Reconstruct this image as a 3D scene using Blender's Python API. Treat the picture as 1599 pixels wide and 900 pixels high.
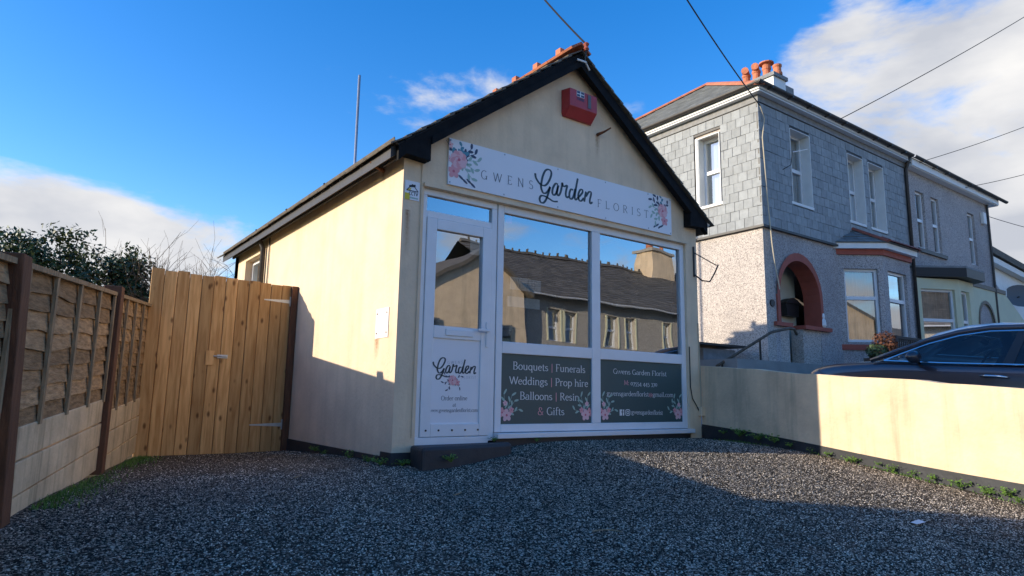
import bpy, bmesh, math, random
import numpy as np
from mathutils import Vector, Matrix, Quaternion
random.seed(7); R=random.Random(11)
sc=bpy.context.scene; COL=sc.collection
for o in list(bpy.data.objects): bpy.data.objects.remove(o)

# ------------------------------------------------------------------ camera (solved from the photograph's vanishing points)
FPX=1037.256; PI_=math.radians(9.253); RO=math.radians(.936); YA=math.radians(-35.968)
CAM=Vector((-2.587,-5.266,.472))
FW=Vector((-math.sin(YA)*math.cos(PI_),math.cos(YA)*math.cos(PI_),math.sin(PI_)))
R0=Vector((math.cos(YA),math.sin(YA),0)); U0=R0.cross(FW)
RT=R0*math.cos(RO)+U0*math.sin(RO); UP=RT.cross(FW)
cd=bpy.data.cameras.new('camera'); cam=bpy.data.objects.new('camera',cd); COL.objects.link(cam)
cam.matrix_world=Matrix(((RT.x,UP.x,-FW.x,CAM.x),(RT.y,UP.y,-FW.y,CAM.y),(RT.z,UP.z,-FW.z,CAM.z),(0,0,0,1)))
cd.sensor_width=36; cd.lens=FPX/1599*36; cd.clip_start=.05; cd.clip_end=3000
sc.camera=cam
def ray(x,y): return (FW*FPX+RT*(x-800)-UP*(y-450)).normalized()
def onp(x,y,n,p0):
    n=Vector(n); d=ray(x,y); return CAM+d*((Vector(p0)-CAM).dot(n)/d.dot(n))
def onX(x,y,X): return onp(x,y,(1,0,0),(X,0,0))
def onY(x,y,Y): return onp(x,y,(0,1,0),(0,Y,0))

# ------------------------------------------------------------------ world, sun, exposure
SUN=Vector((1,-.43,-.33)).normalized()          # travel direction of the light
w=bpy.data.worlds.new('World'); sc.world=w; w.use_nodes=True
nt=w.node_tree; N=nt.nodes; N.clear(); LK=nt.links.new
def nd(t,**k):
    n=N.new(t)
    for a,b in k.items(): setattr(n,a,b)
    return n
def mth(op,a,b=None,c=None,clamp=False):
    n=nd('ShaderNodeMath',operation=op); n.use_clamp=clamp
    for i,v in enumerate((a,b,c)):
        if v is None: continue
        if isinstance(v,(int,float)): n.inputs[i].default_value=v
        else: LK(v,n.inputs[i])
    return n.outputs[0]
sky=nd('ShaderNodeTexSky'); sky.sky_type='NISHITA'; sky.sun_disc=False
sky.sun_elevation=math.asin(-SUN.z); sky.sun_rotation=math.atan2(-SUN.x,-SUN.y)
sky.altitude=50; sky.air_density=1.0; sky.dust_density=.4; sky.ozone_density=2.0
hs=nd('ShaderNodeHueSaturation'); hs.inputs['Saturation'].default_value=1.44; hs.inputs['Value'].default_value=1.06
hs.inputs['Hue'].default_value=.512; LK(sky.outputs[0],hs.inputs['Color'])
tc=nd('ShaderNodeTexCoord'); GEN=tc.outputs['Generated']
mp=nd('ShaderNodeMapping'); mp.inputs['Scale'].default_value=(1,1,2.4); LK(GEN,mp.inputs[0])
nz=nd('ShaderNodeTexNoise'); nz.inputs['Scale'].default_value=3.1; nz.inputs['Detail'].default_value=9; nz.inputs['Roughness'].default_value=.58; nz.inputs['Distortion'].default_value=.25
LK(mp.outputs[0],nz.inputs['Vector'])
def lobe(px,py,c0,c1):
    d=ray(px,py); n=nd('ShaderNodeVectorMath',operation='DOT_PRODUCT'); LK(GEN,n.inputs[0]); n.inputs[1].default_value=d
    m=nd('ShaderNodeMapRange'); m.interpolation_type='SMOOTHSTEP'; LK(n.outputs['Value'],m.inputs[0]); m.inputs[1].default_value=c0; m.inputs[2].default_value=c1
    return m.outputs[0]
sx=nd('ShaderNodeSeparateXYZ'); LK(GEN,sx.inputs[0])
low=nd('ShaderNodeMapRange'); low.interpolation_type='SMOOTHSTEP'; LK(sx.outputs[2],low.inputs[0]); low.inputs[1].default_value=.31; low.inputs[2].default_value=.20
bias=mth('ADD',mth('MULTIPLY',lobe(1540,350,.925,.985),.235),mth('MULTIPLY',low.outputs[0],.22))
bias=mth('ADD',bias,mth('MULTIPLY',lobe(1560,40,.96,.995),.03))
bias=mth('ADD',bias,mth('MULTIPLY',lobe(1000,90,.985,.999),.11))
cm=nd('ShaderNodeMapRange'); cm.interpolation_type='SMOOTHSTEP'; LK(mth('ADD',nz.outputs[0],bias),cm.inputs[0]); cm.inputs[1].default_value=.60; cm.inputs[2].default_value=.76
nz2=nd('ShaderNodeTexNoise'); nz2.inputs['Scale'].default_value=5; nz2.inputs['Detail'].default_value=6; LK(mp.outputs[0],nz2.inputs['Vector'])
cr=nd('ShaderNodeValToRGB'); LK(nz2.outputs[0],cr.inputs[0])
cr.color_ramp.elements[0].position=.35; cr.color_ramp.elements[0].color=(1.95,2.05,2.3,1)
cr.color_ramp.elements[1].position=.7; cr.color_ramp.elements[1].color=(3.3,3.25,3.2,1)
mx=nd('ShaderNodeMix',data_type='RGBA'); LK(cm.outputs[0],mx.inputs['Factor']); LK(hs.outputs[0],mx.inputs['A']); LK(cr.outputs[0],mx.inputs['B'])
bg=nd('ShaderNodeBackground'); bg.inputs[1].default_value=.15; LK(mx.outputs['Result'],bg.inputs[0])
wo=nd('ShaderNodeOutputWorld'); LK(bg.outputs[0],wo.inputs[0])
sl=bpy.data.lights.new('sun','SUN'); sl.energy=3.0; sl.angle=math.radians(.5); sl.color=(1,.88,.70)
so=bpy.data.objects.new('sun',sl); COL.objects.link(so); so.rotation_euler=SUN.to_track_quat('-Z','Y').to_euler(); so.location=(-30,13,12)
sc.view_settings.view_transform='Standard'; sc.view_settings.look='None'; sc.view_settings.gamma=1; sc.view_settings.use_curve_mapping=False
sc.view_settings.exposure=1.0
sc.cycles.caustics_reflective=False; sc.cycles.caustics_refractive=False

# ------------------------------------------------------------------ materials
def mat(name,col,rough=.8,var=0,vscale=6,bump=0,bscale=60,metal=0,spec=.5,col2=None,stretch=(1,1,1),streak=None,island=0,bdist=.01,detail=4):
    m=bpy.data.materials.new(name); m.use_nodes=True; t=m.node_tree; n=t.nodes; l=t.links.new
    p=n['Principled BSDF']; p.inputs['Roughness'].default_value=rough; p.inputs['Metallic'].default_value=metal
    p.inputs['Specular IOR Level'].default_value=spec
    c=(*col,1); p.inputs['Base Color'].default_value=c
    g=n.new('ShaderNodeNewGeometry'); mp=n.new('ShaderNodeMapping'); mp.inputs['Scale'].default_value=stretch; l(g.outputs['Position'],mp.inputs[0])
    cur=None
    if var>0 or col2:
        z=n.new('ShaderNodeTexNoise'); z.inputs['Scale'].default_value=vscale; z.inputs['Detail'].default_value=detail; z.inputs['Roughness'].default_value=.6; l(mp.outputs[0],z.inputs['Vector'])
        r=n.new('ShaderNodeValToRGB'); l(z.outputs[0],r.inputs[0])
        a=col2 if col2 else tuple(x*(1-var) for x in col); b=col if col2 else tuple(min(1,x*(1+var)) for x in col)
        r.color_ramp.elements[0].position=.3; r.color_ramp.elements[0].color=(*a,1); r.color_ramp.elements[1].position=.7; r.color_ramp.elements[1].color=(*b,1)
        cur=r.outputs[0]
    if streak:                                  # vertical rain streaks (colour, amount, scale)
        sc_,amt,scl=streak
        ms=n.new('ShaderNodeMapping'); ms.inputs['Scale'].default_value=(scl,scl,.35); l(g.outputs['Position'],ms.inputs[0])
        z=n.new('ShaderNodeTexNoise'); z.inputs['Scale'].default_value=1; z.inputs['Detail'].default_value=5; z.inputs['Roughness'].default_value=.7; l(ms.outputs[0],z.inputs['Vector'])
        mr=n.new('ShaderNodeMapRange'); l(z.outputs[0],mr.inputs[0]); mr.inputs[1].default_value=.5; mr.inputs[2].default_value=.8; mr.inputs[4].default_value=amt
        mix=n.new('ShaderNodeMix'); mix.data_type='RGBA'; l(mr.outputs[0],mix.inputs['Factor'])
        if cur: l(cur,mix.inputs['A'])
        else: mix.inputs['A'].default_value=c
        mix.inputs['B'].default_value=(*sc_,1); cur=mix.outputs['Result']
    if island>0:
        oi=n.new('ShaderNodeObjectInfo'); ad=n.new('ShaderNodeMath'); ad.operation='ADD'; l(oi.outputs['Random'],ad.inputs[0]); l(g.outputs['Random Per Island'],ad.inputs[1])
        fr=n.new('ShaderNodeMath'); fr.operation='FRACT'; l(ad.outputs[0],fr.inputs[0])
        mr=n.new('ShaderNodeMapRange'); l(fr.outputs[0],mr.inputs[0]); mr.inputs[3].default_value=1-island; mr.inputs[4].default_value=1+island
        hv=n.new('ShaderNodeHueSaturation'); l(mr.outputs[0],hv.inputs['Value'])
        if cur: l(cur,hv.inputs['Color'])
        else: hv.inputs['Color'].default_value=c
        cur=hv.outputs[0]
    if cur: l(cur,p.inputs['Base Color'])
    if bump>0:
        z=n.new('ShaderNodeTexNoise'); z.inputs['Scale'].default_value=bscale; z.inputs['Detail'].default_value=5; l(mp.outputs[0],z.inputs['Vector'])
        b=n.new('ShaderNodeBump'); b.inputs['Strength'].default_value=bump; b.inputs['Distance'].default_value=bdist; l(z.outputs[0],b.inputs['Height']); l(b.outputs[0],p.inputs['Normal'])
    return m
def vor_mat(name,cols,scale,bump,rough=.85,patch=None,spec=.5):
    m=bpy.data.materials.new(name); m.use_nodes=True; t=m.node_tree; n=t.nodes; l=t.links.new
    p=n['Principled BSDF']; p.inputs['Roughness'].default_value=rough; p.inputs['Specular IOR Level'].default_value=spec
    g=n.new('ShaderNodeNewGeometry')
    dz=n.new('ShaderNodeTexNoise'); dz.inputs['Scale'].default_value=scale*.6; l(g.outputs['Position'],dz.inputs['Vector'])
    va=n.new('ShaderNodeVectorMath'); va.operation='MULTIPLY_ADD'; l(dz.outputs['Color'],va.inputs[0]); va.inputs[1].default_value=(.9/scale,)*3; l(g.outputs['Position'],va.inputs[2])
    v=n.new('ShaderNodeTexVoronoi'); v.inputs['Scale'].default_value=scale; l(va.outputs[0],v.inputs['Vector'])
    sp=n.new('ShaderNodeSeparateColor'); l(v.outputs['Color'],sp.inputs[0])
    r=n.new('ShaderNodeValToRGB'); l(sp.outputs[0],r.inputs[0]); r.color_ramp.interpolation='LINEAR'
    el=r.color_ramp.elements
    for i,(pos,c) in enumerate(cols):
        e=el[i] if i<2 else el.new(pos); e.position=pos; e.color=(*c,1)
    cur=r.outputs[0]
    if patch:
        z=n.new('ShaderNodeTexNoise'); z.inputs['Scale'].default_value=patch[0]; z.inputs['Detail'].default_value=5; l(g.outputs['Position'],z.inputs['Vector'])
        mr=n.new('ShaderNodeMapRange'); l(z.outputs[0],mr.inputs[0]); mr.inputs[1].default_value=.45; mr.inputs[2].default_value=.7; mr.inputs[4].default_value=patch[2]
        mi=n.new('ShaderNodeMix'); mi.data_type='RGBA'; l(mr.outputs[0],mi.inputs['Factor']); l(cur,mi.inputs['A']); mi.inputs['B'].default_value=(*patch[1],1); cur=mi.outputs['Result']
    l(cur,p.inputs['Base Color'])
    b=n.new('ShaderNodeBump'); b.inputs['Strength'].default_value=bump; b.inputs['Distance'].default_value=.5/scale; b.invert=True
    l(v.outputs['Distance'],b.inputs['Height']); l(b.outputs[0],p.inputs['Normal'])
    return m
def glass_mat(name,refl,tint=(.9,.95,.95),wav=0):
    m=bpy.data.materials.new(name); m.use_nodes=True; t=m.node_tree; n=t.nodes; l=t.links.new
    n.remove(n['Principled BSDF']); out=n['Material Output']
    tr=n.new('ShaderNodeBsdfTransparent'); tr.inputs[0].default_value=(*tint,1)
    gl=n.new('ShaderNodeBsdfGlossy'); gl.inputs['Roughness'].default_value=0; gl.inputs['Color'].default_value=(.95,.97,1,1)
    if wav:
        g=n.new('ShaderNodeNewGeometry'); z=n.new('ShaderNodeTexNoise'); z.inputs['Scale'].default_value=1.6; z.inputs['Detail'].default_value=1; l(g.outputs['Position'],z.inputs['Vector'])
        b=n.new('ShaderNodeBump'); b.inputs['Strength'].default_value=wav; b.inputs['Distance'].default_value=.02; l(z.outputs[0],b.inputs['Height']); l(b.outputs[0],gl.inputs['Normal'])
    f=n.new('ShaderNodeFresnel'); f.inputs['IOR'].default_value=1.5
    ad=n.new('ShaderNodeMath'); ad.operation='ADD'; ad.use_clamp=True; l(f.outputs[0],ad.inputs[0]); ad.inputs[1].default_value=refl
    mi=n.new('ShaderNodeMixShader'); l(ad.outputs[0],mi.inputs[0]); l(tr.outputs[0],mi.inputs[1]); l(gl.outputs[0],mi.inputs[2]); l(mi.outputs[0],out.inputs[0])
    return m
M={}
M['cream']=mat('cream_render',(.79,.61,.42),.92,.10,2.6,.45,28,streak=((.47,.34,.21),.34,6),spec=.2)
M['cream2']=mat('cream_wall_render',(.79,.60,.40),.92,.13,3.0,.5,30,streak=((.30,.26,.18),.75,4),spec=.2)
def add_rust(m,spots,axis):
    t=m.node_tree; n=t.nodes; l=t.links.new; p=n['Principled BSDF']; src=p.inputs['Base Color'].links[0].from_socket
    g=n.new('ShaderNodeNewGeometry'); sp=n.new('ShaderNodeSeparateXYZ'); l(g.outputs['Position'],sp.inputs[0])
    z=n.new('ShaderNodeTexNoise'); z.inputs['Scale'].default_value=35; l(g.outputs['Position'],z.inputs['Vector'])
    def M_(op,a,b,clamp=False):
        q=n.new('ShaderNodeMath'); q.operation=op; q.use_clamp=clamp
        for i,v in enumerate((a,b)):
            if isinstance(v,(int,float)): q.inputs[i].default_value=v
            else: l(v,q.inputs[i])
        return q.outputs[0]
    tot=None
    for x0,ztop,ln,wd in spots:
        dx=M_('SUBTRACT',1.0,M_('DIVIDE',M_('ABSOLUTE',M_('SUBTRACT',sp.outputs[axis],x0),0),wd),True)
        dz=M_('DIVIDE',M_('SUBTRACT',ztop,sp.outputs[2]),ln); dn=M_('MULTIPLY',M_('SUBTRACT',1.0,dz,True),M_('GREATER_THAN',dz,0.0))
        k=M_('MULTIPLY',dx,dn); tot=k if tot is None else M_('ADD',tot,k,True)
    f=M_('MULTIPLY',tot,M_('MULTIPLY',z.outputs[0],1.5),True)
    mi=n.new('ShaderNodeMix'); mi.data_type='RGBA'; l(f,mi.inputs['Factor']); l(src,mi.inputs['A']); mi.inputs['B'].default_value=(.24,.09,.02,1); l(mi.outputs['Result'],p.inputs['Base Color'])
M['cream_front']=M['cream'].copy(); add_rust(M['cream_front'],[(2.40,3.43,.30,.045),(.055,2.12,.45,.035),(1.0,2.37,.05,.2)],0)
M['cream_side']=M['cream'].copy(); add_rust(M['cream_side'],[(.43,2.60,.16,.06),(.40,.97,.22,.07)],1)
M['plinth']=mat('black_plinth_paint',(.028,.03,.034),.6,.3,5,.3,30)
M['barge']=mat('black_gloss_paint',(.010,.010,.011),.75,.4,8,.3,40,spec=.15)
M['pvc']=mat('white_upvc',(.78,.79,.80),.35,.04,4)
M['white']=mat('white_paint',(.80,.80,.78),.6,.05,5)
M['sign']=mat('sign_white',(.80,.80,.82),.4,.02,2)
M['panel']=mat('dark_green_grey_panel',(.050,.086,.083),.5,.05,3)
M['ink_dark']=mat('ink_dark_teal',(.035,.065,.08),.5)
M['ink_grey']=mat('ink_grey',(.16,.17,.20),.5)
M['ink_pale']=mat('ink_pale_grey',(.45,.46,.5),.5)
M['ink_white']=mat('ink_white',(.78,.78,.76),.5)
M['ink_pink']=mat('ink_pink',(.75,.33,.35),.5)
M['pink_d']=mat('ink_deep_pink',(.60,.13,.18),.5); M['pink_l']=mat('ink_light_pink',(.80,.48,.50),.5)
M['navy']=mat('ink_navy',(.04,.06,.12),.5); M['sage']=mat('ink_sage',(.33,.48,.42),.5); M['teal']=mat('ink_teal',(.08,.26,.34),.5)
M['pink_st']=mat('sticker_pink',(.62,.08,.28),.5)
M['glass']=glass_mat('shop_glass',.34,wav=.12)
M['hglass']=glass_mat('house_glass',.30)
M['carglass']=glass_mat('car_glass',.0,(.40,.44,.42))
M['interior']=mat('interior_plaster',(.25,.24,.22),.9)
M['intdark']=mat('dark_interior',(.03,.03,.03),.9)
M['paper']=mat('paper',(.78,.78,.76),.8)
M['ground']=vor_mat('tar_and_chippings',[(0,(.013,.012,.010)),(1,(.66,.57,.45)),(.45,(.042,.036,.029)),(.68,(.15,.128,.10)),(.88,(.42,.36,.28))],95,1.0,.95,patch=(.9,(.07,.058,.042),.55),spec=.08)
def add_dirt(m):                                   # silty brown strip in front of the gate and along the garden wall
    t=m.node_tree; n=t.nodes; l=t.links.new; p=n['Principled BSDF']; src=p.inputs['Base Color'].links[0].from_socket
    g=n.new('ShaderNodeNewGeometry'); z=n.new('ShaderNodeTexNoise'); z.inputs['Scale'].default_value=2.2; z.inputs['Detail'].default_value=7; l(g.outputs['Position'],z.inputs['Vector'])
    def lin_(v,a,b):
        d=n.new('ShaderNodeVectorMath'); d.operation='DOT_PRODUCT'; l(g.outputs['Position'],d.inputs[0]); d.inputs[1].default_value=v
        q=n.new('ShaderNodeMapRange'); l(d.outputs['Value'],q.inputs[0]); q.inputs[1].default_value=a; q.inputs[2].default_value=b; return q.outputs[0]
    a=n.new('ShaderNodeMath'); a.operation='MULTIPLY'; l(lin_((0,1,0),.0,1.6),a.inputs[0]); l(lin_((1,0,0),.4,-.2),a.inputs[1])
    b=n.new('ShaderNodeMath'); b.operation='MAXIMUM'; l(a.outputs[0],b.inputs[0]); l(lin_((.986,-.168,0),3.75,4.0),b.inputs[1])
    c=n.new('ShaderNodeMath'); c.operation='MULTIPLY'; c.use_clamp=True; l(b.outputs[0],c.inputs[0]); k=n.new('ShaderNodeMath'); k.operation='MULTIPLY'; l(z.outputs[0],k.inputs[0]); k.inputs[1].default_value=1.5; l(k.outputs[0],c.inputs[1])
    mi=n.new('ShaderNodeMix'); mi.data_type='RGBA'; l(c.outputs[0],mi.inputs['Factor']); l(src,mi.inputs['A']); mi.inputs['B'].default_value=(.10,.075,.045,1); l(mi.outputs['Result'],p.inputs['Base Color'])
add_dirt(M['ground'])
M['road']=vor_mat('road_asphalt',[(0,(.03,.03,.03)),(1,(.10,.10,.10))],120,.4,.9)
M['drive']=mat('concrete_drive',(.30,.29,.27),.9,.15,2,.3,40)
M['soil']=mat('garden_soil_grass',(.06,.075,.03),.95,.4,3,.5,25)
M['gate']=None
M['postw']=mat('brown_stained_timber',(.13,.055,.026),.8,.35,5,.4,30,stretch=(8,8,1))
M['lap']=mat('weathered_lap_board',(.36,.24,.13),.95,.4,7,.6,30,stretch=(1.2,1.2,7),island=.25,spec=.1)
M['batten']=mat('weathered_batten',(.34,.25,.15),.95,.35,8,.4,40,stretch=(6,6,1),spec=.1)
M['gravelb']=mat('painted_concrete',(.66,.52,.33),.95,.2,4,.5,30,streak=((.16,.125,.075),.85,7),spec=.1)
M['galv']=mat('galvanised_steel',(.52,.54,.55),.45,.15,20,metal=.7)
M['steel']=mat('grey_steel',(.45,.46,.48),.4,.1,9,metal=.6)
M['rust']=mat('rusty_iron',(.17,.06,.025),.9,.5,30,.4,60)
M['iron']=mat('black_iron',(.012,.012,.013),.5)
M['slate']=mat('slate',(.27,.285,.29),.65,.14,9,.25,30,island=.13)
M['rslate']=mat('roof_slate',(.17,.18,.18),.7,.2,4,.3,25,island=.2)
M['oldslate']=mat('old_roof_slate',(.14,.12,.095),.8,.35,5,.4,25,island=.25)
M['terra']=mat('terracotta',(.50,.17,.085),.8,.22,7,.3,30,island=.12)
M['terrad']=mat('dark_terracotta',(.27,.075,.045),.7,.25,6,.2,30)
M['brickred']=mat('red_masonry_paint',(.36,.085,.055),.7,.12,5,.15,40)
M['pebble']=vor_mat('pebbledash',[(0,(.22,.19,.17)),(1,(.68,.60,.53)),(.45,(.50,.44,.39))],75,.6,.9,patch=(1.2,(.30,.27,.25),.35),spec=.2)
M['pebble2']=vor_mat('grey_pebbledash',[(0,(.20,.18,.175)),(1,(.62,.57,.54)),(.45,(.44,.40,.385))],75,.6,.9,patch=(1.0,(.22,.20,.20),.4),spec=.2)
M['opp']=vor_mat('brown_pebbledash',[(0,(.26,.23,.19)),(1,(.55,.49,.41)),(.5,(.42,.37,.31))],40,.5,.9)
M['lemon']=mat('pale_lemon_render',(.66,.64,.44),.85,.06,2,.15,40)
M['porch']=mat('porch_plaster',(.60,.58,.48),.9,.08,3)
M['gutter']=mat('dark_gutter',(.035,.03,.028),.5,.3,10)
M['gutterb']=mat('weathered_gutter',(.10,.075,.05),.7,.4,12,.3,40)
M['lead']=mat('grey_fascia',(.22,.22,.22),.7,.2,8)
M['curtain']=mat('net_curtain',(.62,.62,.60),.9,.12,12,stretch=(6,6,.6))
M['blind']=mat('vertical_blind',(.30,.30,.29),.9,.35,6,stretch=(4,4,.05))
M['carpaint']=None
M['chrome']=mat('chrome_trim',(.75,.76,.78),.15,metal=1)
M['tyre']=mat('tyre_rubber',(.015,.015,.015),.8)
M['plastic']=mat('black_plastic',(.015,.015,.016),.4)
M['alarm']=mat('red_alarm_plastic',(.42,.035,.035),.4,.1,8)
M['leaf']=mat('evergreen_leaf',(.045,.075,.022),.5,.3,3,island=.45)
M['leafl']=mat('weed_leaf',(.10,.19,.025),.6,.3,20,island=.35)
M['bark']=mat('bark',(.09,.07,.05),.9,.3,10,.4,30)
M['twig']=mat('bare_twig',(.16,.115,.075),.9,.3,10)
M['heather']=mat('brown_heather',(.13,.05,.025),.9,.3,20,island=.3)
M['wire']=mat('black_cable',(.012,.012,.012),.6)
M['wirew']=mat('cream_cable',(.55,.47,.33),.7)
M['bench']=mat('dark_bench_wood',(.028,.026,.027),.7)
M['yellow']=mat('yellow_print',(.70,.55,.04),.6)
M['satin']=mat('dish_grey',(.12,.13,.14),.6)
def wood():
    m=bpy.data.materials.new('new_pine_board'); m.use_nodes=True; t=m.node_tree; n=t.nodes; l=t.links.new
    p=n['Principled BSDF']; p.inputs['Roughness'].default_value=.75; p.inputs['Specular IOR Level'].default_value=.3
    g=n.new('ShaderNodeNewGeometry'); oi=n.new('ShaderNodeObjectInfo')
    off=n.new('ShaderNodeVectorMath'); off.operation='MULTIPLY_ADD'; cx=n.new('ShaderNodeCombineXYZ')
    for i in range(3): l(oi.outputs['Random'],cx.inputs[i])
    l(cx.outputs[0],off.inputs[0]); off.inputs[1].default_value=(13,7,31); l(g.outputs['Position'],off.inputs[2])
    mp=n.new('ShaderNodeMapping'); mp.inputs['Scale'].default_value=(9,9,.8); l(off.outputs[0],mp.inputs[0])
    z=n.new('ShaderNodeTexNoise'); z.inputs['Scale'].default_value=3; z.inputs['Detail'].default_value=6; z.inputs['Distortion'].default_value=.6; l(mp.outputs[0],z.inputs['Vector'])
    r=n.new('ShaderNodeValToRGB'); l(z.outputs[0],r.inputs[0])
    r.color_ramp.elements[0].position=.28; r.color_ramp.elements[0].color=(.47,.235,.078,1); r.color_ramp.elements[1].position=.66; r.color_ramp.elements[1].color=(.74,.44,.18,1)
    mk=n.new('ShaderNodeMapping'); mk.inputs['Scale'].default_value=(1.3,1.3,.62); l(off.outputs[0],mk.inputs[0])
    v=n.new('ShaderNodeTexVoronoi'); v.inputs['Scale'].default_value=7.5; l(mk.outputs[0],v.inputs['Vector'])
    k=n.new('ShaderNodeMapRange'); k.interpolation_type='SMOOTHSTEP'; l(v.outputs['Distance'],k.inputs[0]); k.inputs[1].default_value=.22; k.inputs[2].default_value=.06; k.inputs[4].default_value=.85
    mi=n.new('ShaderNodeMix'); mi.data_type='RGBA'; l(k.outputs[0],mi.inputs['Factor']); l(r.outputs[0],mi.inputs['A']); mi.inputs['B'].default_value=(.13,.05,.015,1)
    mr=n.new('ShaderNodeMapRange'); l(oi.outputs['Random'],mr.inputs[0]); mr.inputs[3].default_value=.74; mr.inputs[4].default_value=1.24
    hv=n.new('ShaderNodeHueSaturation'); l(mr.outputs[0],hv.inputs['Value']); l(mi.outputs['Result'],hv.inputs['Color']); l(hv.outputs[0],p.inputs['Base Color'])
    b=n.new('ShaderNodeBump'); b.inputs['Strength'].default_value=.25; b.inputs['Distance'].default_value=.004; l(z.outputs[0],b.inputs['Height']); l(b.outputs[0],p.inputs['Normal'])
    return m
M['gate']=wood()
def paint(name,col):
    m=bpy.data.materials.new(name); m.use_nodes=True; p=m.node_tree.nodes['Principled BSDF']
    p.inputs['Base Color'].default_value=(*col,1); p.inputs['Roughness'].default_value=.35; p.inputs['Metallic'].default_value=.3
    p.inputs['Coat Weight'].default_value=1; p.inputs['Coat Roughness'].default_value=.04
    return m
M['carpaint']=paint('aubergine_car_paint',(.048,.040,.050)); M['carwhite']=paint('white_car_paint',(.75,.75,.73))

# ------------------------------------------------------------------ mesh helpers
class MB:
    def __init__(s): s.v=[]; s.f=[]
    def add(s,vs,fs):
        b=len(s.v); s.v+= [tuple(x) for x in vs]; s.f+=[tuple(b+i for i in f) for f in fs]; return s
    def box(s,x0,x1,y0,y1,z0,z1):
        return s.add([(x0,y0,z0),(x1,y0,z0),(x1,y1,z0),(x0,y1,z0),(x0,y0,z1),(x1,y0,z1),(x1,y1,z1),(x0,y1,z1)],
          [(0,3,2,1),(4,5,6,7),(0,1,5,4),(1,2,6,5),(2,3,7,6),(3,0,4,7)])
    def obox(s,fr,u0,u1,d0,d1,z0,z1):
        o,u,n=fr
        P=lambda a,d,z: o+u*a-n*d+Vector((0,0,z))
        return s.add([P(u0,d0,z0),P(u1,d0,z0),P(u1,d1,z0),P(u0,d1,z0),P(u0,d0,z1),P(u1,d0,z1),P(u1,d1,z1),P(u0,d1,z1)],
          [(0,3,2,1),(4,5,6,7),(0,1,5,4),(1,2,6,5),(2,3,7,6),(3,0,4,7)])
    def prism(s,poly,off):                        # polygon (3-D points) extruded by off
        n=len(poly); off=Vector(off); a=[Vector(p) for p in poly]
        return s.add(a+[p+off for p in a],[tuple(range(n))[::-1],tuple(range(n,2*n))]+[(i,(i+1)%n,n+(i+1)%n,n+i) for i in range(n)])
    def poly(s,pts): return s.add(pts,[tuple(range(len(pts)))])
    def tube(s,pts,r,k=6,cap=True):
        pts=[Vector(p) for p in pts]; rs=r if isinstance(r,(list,tuple)) else [r]*len(pts); b=len(s.v); up=None
        for i,p in enumerate(pts):
            t=(pts[min(i+1,len(pts)-1)]-pts[max(i-1,0)]).normalized()
            a=t.cross(Vector((0,0,1))) if abs(t.z)<.95 else t.cross(Vector((0,1,0)))
            a.normalize(); c=t.cross(a)
            for j in range(k):
                q=2*math.pi*j/k; s.v.append(tuple(p+(a*math.cos(q)+c*math.sin(q))*rs[i]))
        for i in range(len(pts)-1):
            for j in range(k): s.f.append((b+i*k+j,b+i*k+(j+1)%k,b+(i+1)*k+(j+1)%k,b+(i+1)*k+j))
        if cap: s.f.append(tuple(b+j for j in range(k))[::-1]); s.f.append(tuple(b+(len(pts)-1)*k+j for j in range(k)))
        return s
    def lathe(s,c,prof,k=16):
        b=len(s.v); c=Vector(c)
        for r,z in prof:
            for j in range(k): q=2*math.pi*j/k; s.v.append((c.x+r*math.cos(q),c.y+r*math.sin(q),c.z+z))
        for i in range(len(prof)-1):
            for j in range(k): s.f.append((b+i*k+j,b+i*k+(j+1)%k,b+(i+1)*k+(j+1)%k,b+(i+1)*k+j))
        s.f.append(tuple(b+j for j in range(k))[::-1]); s.f.append(tuple(b+(len(prof)-1)*k+j for j in range(k)))
        return s
    def mesh(s,name,m,smooth=False):
        me=bpy.data.meshes.new(name); me.from_pydata(s.v,[],s.f)
        bm=bmesh.new(); bm.from_mesh(me); bmesh.ops.recalc_face_normals(bm,faces=bm.faces); bm.to_mesh(me); bm.free()
        me.materials.append(M[m] if isinstance(m,str) else m)
        if smooth:
            for p in me.polygons: p.use_smooth=True
        return me
    def build(s,name,m,parent=None,smooth=False,bevel=0):
        o=bpy.data.objects.new(name,s.mesh(name,m,smooth)); COL.objects.link(o)
        if parent is not None: attach(o,parent)
        if bevel:
            b=o.modifiers.new('bevel','BEVEL'); b.width=bevel; b.segments=2; b.limit_method='ANGLE'
        return o
def wloc(o):
    v=Vector(o.location)
    while o.parent: o=o.parent; v=v+o.location
    return v
def attach(o,parent): 
    l=Vector(o.location); o.parent=parent; o.location=l-wloc(parent)
def inst(name,me,loc,parent,rot=None,scale=None):
    o=bpy.data.objects.new(name,me); COL.objects.link(o); o.location=loc; attach(o,parent)
    if rot is not None: o.rotation_euler=rot
    if scale is not None: o.scale=scale
    return o
def tag(o,label,cat,group=None):
    o['label']=label; o['category']=cat
    if group: o['group']=group
    return o
def thing(name,loc,label,cat,group=None):
    o=bpy.data.objects.new(name,None); COL.objects.link(o); o.location=loc; o.empty_display_size=.1
    return tag(o,label,cat,group)
def struct(o): o['kind']='structure'; return o
def frame(o,u):
    u=Vector(u).normalized(); n=u.cross(Vector((0,0,1))); return (Vector(o),u,n)   # n points to the right of u
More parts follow.
